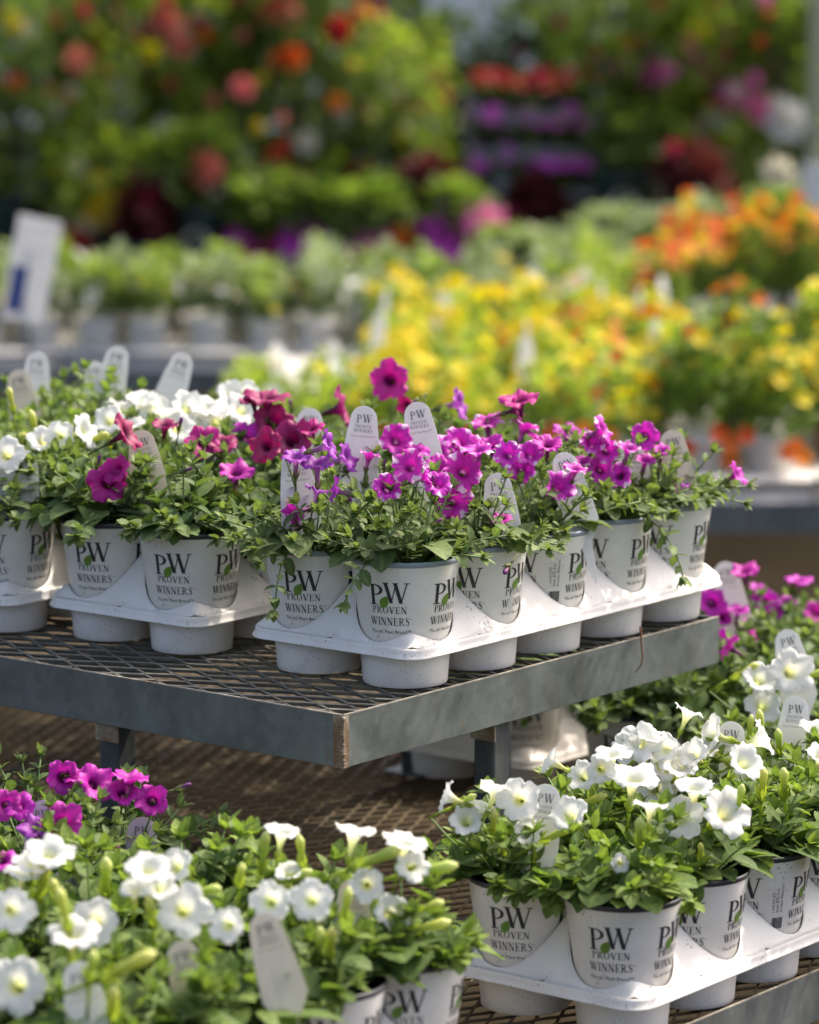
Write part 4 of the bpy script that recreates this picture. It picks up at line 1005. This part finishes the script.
S1 = [(15, 14.1, .37, .34, .95, 'bg_green', 'green shrub with orange and pale blooms at the left edge', [(15,85,'orange',22),(15,25,'yellow',22),(77,60,'salmon',28),(72,95,'cream_f',18),(58,110,'cream_f',14)], False, .13, .28),
 (98, 13.9, .37, .20, .32, 'bg_lime', 'small potted plant with yellow blooms and a red one beneath', [(100,212,'yellow',34),(108,200,'yellow',22),(72,247,'red',36),(80,240,'red',24),(92,222,'cream_f',24),(75,165,'cream_f',22),(100,178,'yellow',16)], False, .10, .16),
 (150, 14.3, .37, .34, 1.05, 'bg_lime', 'tall lime green shrub with pink blooms near its top', [(165,20,'salmon',32),(182,45,'salmon',28),(120,18,'rose',24),(120,85,'cream_f',20),(152,52,'yellow',20),(165,125,'cream_f',18)], False, .13, .28),
 (150, 13.6, .37, .09, .13, 'bg_wine', 'small wine red leafy plant left of the dark green tub', [(150,200,'rose',20)], False, .09, .14),
 (198, 13.75, .37, .15, .20, 'bg_green', 'dark green tub with a round cream emblem under a salmon bloom', [(205,168,'salmon',38),(243,88,'salmon',24)], True, .13, .27),
 (235, 14.4, .37, .30, 1.0, 'bg_green', 'green shrub left of the red flowering one, pale blooms', [(243,90,'salmon',26),(240,150,'white_f',28),(250,165,'white_f',24),(232,190,'rose',22)], False, .13, .28),
 (300, 14.2, .37, .32, 1.02, 'bg_dark', 'dark shrub dotted with scarlet and orange blooms', [(268,12,'red',26),(290,15,'salmon',26),(340,30,'red',30),(292,58,'orange',26),(278,158,'red',26),(299,188,'red',34),(336,103,'orange',20),(307,143,'cream_f',24),(278,60,'orange',18)], False, .13, .28),
 (262, 13.7, .37, .13, .14, 'bg_green', 'low potted plant with purple and rose blooms beside the tub', [(237,237,'purple',26),(250,255,'rose',30),(275,248,'rose',28)], False, .10, .16),
 (310, 13.65, .37, .12, .12, 'bg_dark', 'low plant with one broad magenta bloom below the scarlet shrub', [(300,241,'purple',44),(318,243,'purple',36)], False, .10, .16),
 (370, 13.55, .37, .11, .12, 'bg_green', 'low plant with magenta bloom, second from the centre', [(370,244,'purple',46),(362,252,'purple',30),(400,238,'orange',26)], False, .10, .16),
 (392, 14.3, .37, .22, .55, 'bg_lime', 'loose lime green shrub at the centre with arching branches', [(395,95,'cream_f',18)], False, .13, .28),
 (430, 13.8, .37, .10, .22, 'bg_wine', 'wine red leafy plant left of the big magenta bloom', [], False, .10, .16),
 (458, 13.5, .37, .11, .10, 'bg_green', 'low plant with the biggest magenta bloom and a pale pink one', [(453,236,'purple',66),(463,228,'purple',46),(485,228,'pink',46)], False, .10, .16),
 (535, 13.9, .37, .09, .09, 'bg_wine', 'wine red plant beneath the tiers of pink flowers', [(512,215,'rose',20)], False, .11, .18),
 (610, 14.4, .37, .30, .95, 'bg_green', 'tall green shrub right of the pink tiers', [(655,77,'pink',38),(697,65,'pink',32)], False, .13, .28),
 (622, 14.0, .50, .18, .16, 'bg_dark', 'squat plant in an emblem tub at the foot of the tall green shrub', [], True, .13, .27),
 (695, 14.3, .37, .30, .95, 'bg_lime', 'lime shrub with pink blooms at upper right', [(735,95,'pink',32),(715,120,'cream_f',26),(725,160,'cream_f',22),(700,30,'yellow',20)], False, .13, .28),
 (700, 13.7, .37, .12, .22, 'bg_wine', 'wine red plant above the orange flowers', [(672,150,'rose',18)], False, .11, .18),
 (780, 14.2, .37, .30, .80, 'bg_green', 'green shrub with a big white bloom by the right post', [(785,120,'white_f',44),(760,110,'pink',28),(790,190,'cream_f',30)], False, .13, .28)]
for k, a in enumerate(S1): shrub(*a, seed=k*3 + 1, n=1500 if a[4] > .6 else 600)
S2 = [(-10, .40), (70, .42), (160, .36), (225, .40), (290, .44), (345, .34), (560, .40), (630, .46), (720, .40), (800, .44)]
LB = ['at the far left', 'behind the orange-dotted shrub', 'behind the tall lime shrub', 'between the lime and scarlet shrubs', 'behind the scarlet shrub', 'left of the bright gap', 'right of the bright gap', 'behind the squat emblem tub', 'behind the pink-bloomed lime shrub', 'behind the right post']
for k, ((px, rx), lb) in enumerate(zip(S2, LB)):
    shrub(px, 15.5, .52, rx, 1.25, ['bg_dark', 'bg_green', 'bg_dark'][k % 3], 'tall dark shrub in the rear row, ' + lb, [(px + 25, 20 + 15*(k % 2), ['red', 'orange', 'pink'][k % 3], 22)] if k % 2 else [], False, .15, .30, n=1800, sz=.07, seed=k*5 + 400)
shrub(448, 15.4, .52, .30, .36, 'bg_green', 'low green shrub under the bright gap in the rear row', [], False, .15, .30, n=900, sz=.07, seed=777)
# tiered stand with trays of pink and red flowers
x0 = at_y(532, 120, 14.0).x
st = thing('tiered_stand', 'metal tiered stand carrying rows of pink and red flowers', 'plant stand', (x0, 14.0, .37))
zs = [at_y(532, y, 14.0).z - .37 for y in (190, 149, 112)]
for k, z in enumerate(zs):
    mb = MB(); mb.box((-.24, -.07, z - .02), (.24, .07, z - .012)); mb.box((-.24, -.074, z - .03), (.24, -.0705, z + .004)); obj('shelf', mb.mesh('shelf', 'galv', False), st)
for sx in (-1, 1):
    mb = MB(); mb.box((sx*.252 - .008, -.06, 0), (sx*.252 + .008, -.044, zs[2] + .1)); mb.box((sx*.252 - .008, .044, 0), (sx*.252 + .008, .06, zs[2] + .1)); obj('upright', mb.mesh('upright', 'galv', False), st)
for k, (z, c, cn) in enumerate(zip(zs, ('purple', 'purple', 'red'), ('lowest', 'middle', 'top'))):
    for q in range(4):
        t = thing('potted_flower', f'{"red" if c == "red" else "magenta"} potted flower on the {cn} tier of the metal stand', 'potted plant', (x0 - .18 + q*.12, 13.99, .37 + z - .010), 0, f'flowers on the {cn} tier')
        obj('pot', PP['rim_dark'], t, scale=.62); obj('foliage', FOLS['bg_green'][q % 3], t, (0, 0, -.05), scale=(.75, .75, .8))
        for m in range(11 if k == 1 else 8):
            a = rr.uniform(0, 6.28); f = Vector((cos(a), sin(a) - .5, .7)); obj('flower', BL[c], t, (cos(a)*.055, sin(a)*.055, .105 + rr.uniform(0, .06)), quat=axis_quat(f), scale=1.6)
            # every pot was turned about its axis, so blooms face all ways

# price card at the left
p = at_y(31, 270, 8.3)
sg = thing('price_sign', 'white price card with a blue block, tilted on a stake at left', 'sign', (p.x, 8.3, 0))
lean = Quaternion((0, 1, 0), .20)
mb = MB(); mb.box((-.052, -.0015, -.125), (.052, .0015, .125)); cd = obj('card', mb.mesh('card', 'tag', False), sg, (0, 0, p.z), quat=lean)
mb = MB(); mb.box((-.042, -.0030, -.105), (-.006, -.0017, .005)); M['blue'] = flat('blue_print', (.05, .08, .26), .5, 0, 20, .1, 0); obj('blue_block', mb.mesh('blue_block', 'blue', False), cd)
mb = MB(); mb.tube([(0, .006, -p.z), (0, .006, -.3), (-.018, .006, -.05), (.0, .006, .05)], .005, 8); obj('stake', mb.mesh('stake', 'galv'), sg, (0, 0, p.z))
# posts
def post(px, Y, w, col, label, h=3.4, base=None):
    x = at_y(px, 100, Y).x; t = thing('greenhouse_post', label, 'post', (x, Y, 0)); M[label] = flat('painted_post', col, .5, .2, 8, .15)
    mb = MB(); mb.box((-w/2, -w/2, 0), (w/2, w/2, h)); o = obj('shaft', mb.mesh('shaft', label, False), t); bv = o.modifiers.new('b', 'BEVEL'); bv.width = .004; bv.segments = 2
    mb = MB(); mb.box((-w*.9, -w*.9, 0), (w*.9, w*.9, .02)); obj('base_plate', mb.mesh('base_plate', 'galv', False), t)
    if base:
        mb = MB(); mb.box((-w*.8, -w*.8, base[0]), (w*.8, w*.8, base[1])); obj('sleeve', mb.mesh('sleeve', 'pot', False), t)
post(816, 12.9, .055, (.36, .36, .22), 'pale olive post at the right edge with a white sleeve', base=(.60, .86))
post(64, 16.5, .07, (.26, .23, .19), 'brownish greenhouse post among the shrubs at left')
post(393, 21, .10, (.30, .32, .30), 'grey greenhouse post left of the bright gap')
# end wall of the greenhouse
M['poly'] = plastic('cloudy_polycarbonate', (.55, .60, .64), .35, False, sss=.5)
gw = thing('greenhouse_wall', 'pale cloudy greenhouse end wall glimpsed between the shrubs', 'wall', (0, 24, 0))
for k in range(-5, 5):
    mb = MB(); mb.box((k*1.2 + .03, -.01, .45), (k*1.2 + 1.17, .0, 2.6)); obj('panel', mb.mesh('panel', 'poly', False), gw)
mb = MB()
for k in range(-5, 6): mb.box((k*1.2 - .029, -.05, 0), (k*1.2 + .029, .03, 2.65))
for z in (.40, 2.61): mb.box((-6, -.045, z), (6, .025, z + .045))
mb.box((-6, -.03, 0), (6, .0, .399)); obj('frame', mb.mesh('frame', 'galv', False), gw)
# stock beyond the rear row: white buckets and pale bits seen through the gap
# ------------------------------------------------------------------ ground, world, sun, camera
m, nt, out = new_mat('gravel_ground'); pr = N(nt, 'ShaderNodeBsdfPrincipled', Roughness=1.0); pr.inputs['Specular IOR Level'].default_value = .04
n1 = noise(nt, 1.3, 8, 'Object', .65); r1 = ramp(nt, [(.3, (.014, .010, .006)), (.5, (.024, .018, .010)), (.75, (.044, .033, .020))]); L(nt, n1, 0, r1, 0)
n2 = noise(nt, 120, 4); r2 = ramp(nt, [(.3, (.6, .6, .6)), (.7, (1.3, 1.3, 1.3))]); L(nt, n2, 0, r2, 0)
c = mixc(nt, 1.0, (r1, 0), (r2, 0), 'MULTIPLY'); link(nt, c, pr, 'Base Color'); b = bump(nt, (n2, 0), .6, .01); L(nt, b, 0, pr, 'Normal'); L(nt, pr, 0, out, 0); M['ground'] = m
mb = MB(); nn = 24; vs = [(-80 + 160*i/nn, -60 + 160*j/nn, 0) for j in range(nn+1) for i in range(nn+1)]
mb.add(vs, [(j*(nn+1)+i, j*(nn+1)+i+1, (j+1)*(nn+1)+i+1, (j+1)*(nn+1)+i) for j in range(nn) for i in range(nn)])
tag(obj('ground', mb.mesh('ground', 'ground')), 'brown gravel ground of the nursery between the benches', 'ground', None, 'structure')

SUN = Vector((.55, .38, .90)).normalized()
el = math.asin(SUN.z)
w = bpy.data.worlds.new('World'); sc.world = w; w.use_nodes = True; nt = w.node_tree; bg = nt.nodes['Background']
sky = nt.nodes.new('ShaderNodeTexSky'); sky.sky_type = 'NISHITA'; sky.sun_disc = False; sky.sun_elevation = el; sky.sun_rotation = math.atan2(SUN.x, SUN.y); sky.air_density = .8; sky.ozone_density = .3; sky.dust_density = 6
nt.links.new(sky.outputs[0], bg.inputs[0]); bg.inputs[1].default_value = .15
sl = bpy.data.lights.new('sun', 'SUN'); sl.energy = 2.0; sl.angle = math.radians(1.5); sl.color = (1, .93, .82)
so = bpy.data.objects.new('sun', sl); COL.objects.link(so); so.rotation_mode = 'QUATERNION'; so.rotation_quaternion = (-SUN).to_track_quat('-Z', 'Y'); so.location = (3, 3, 6)
cam = bpy.data.cameras.new('camera'); co = bpy.data.objects.new('camera', cam); COL.objects.link(co); sc.camera = co
cam.sensor_fit = 'HORIZONTAL'; cam.sensor_width = 24; cam.lens = FPX / 819 * 24; co.location = (0, 0, CAMZ); co.rotation_euler = (pi/2 - PITCH, 0, 0)
cam.clip_start = .05; cam.clip_end = 400
cam.dof.use_dof = True; cam.dof.focus_distance = 3.72; cam.dof.aperture_fstop = 3.4; cam.dof.aperture_blades = 0
sc.view_settings.view_transform = 'Standard'; sc.view_settings.look = 'None'; sc.view_settings.exposure = 1.3; sc.view_settings.gamma = 1
sc.cycles.max_bounces = 8; sc.cycles.use_denoising = True
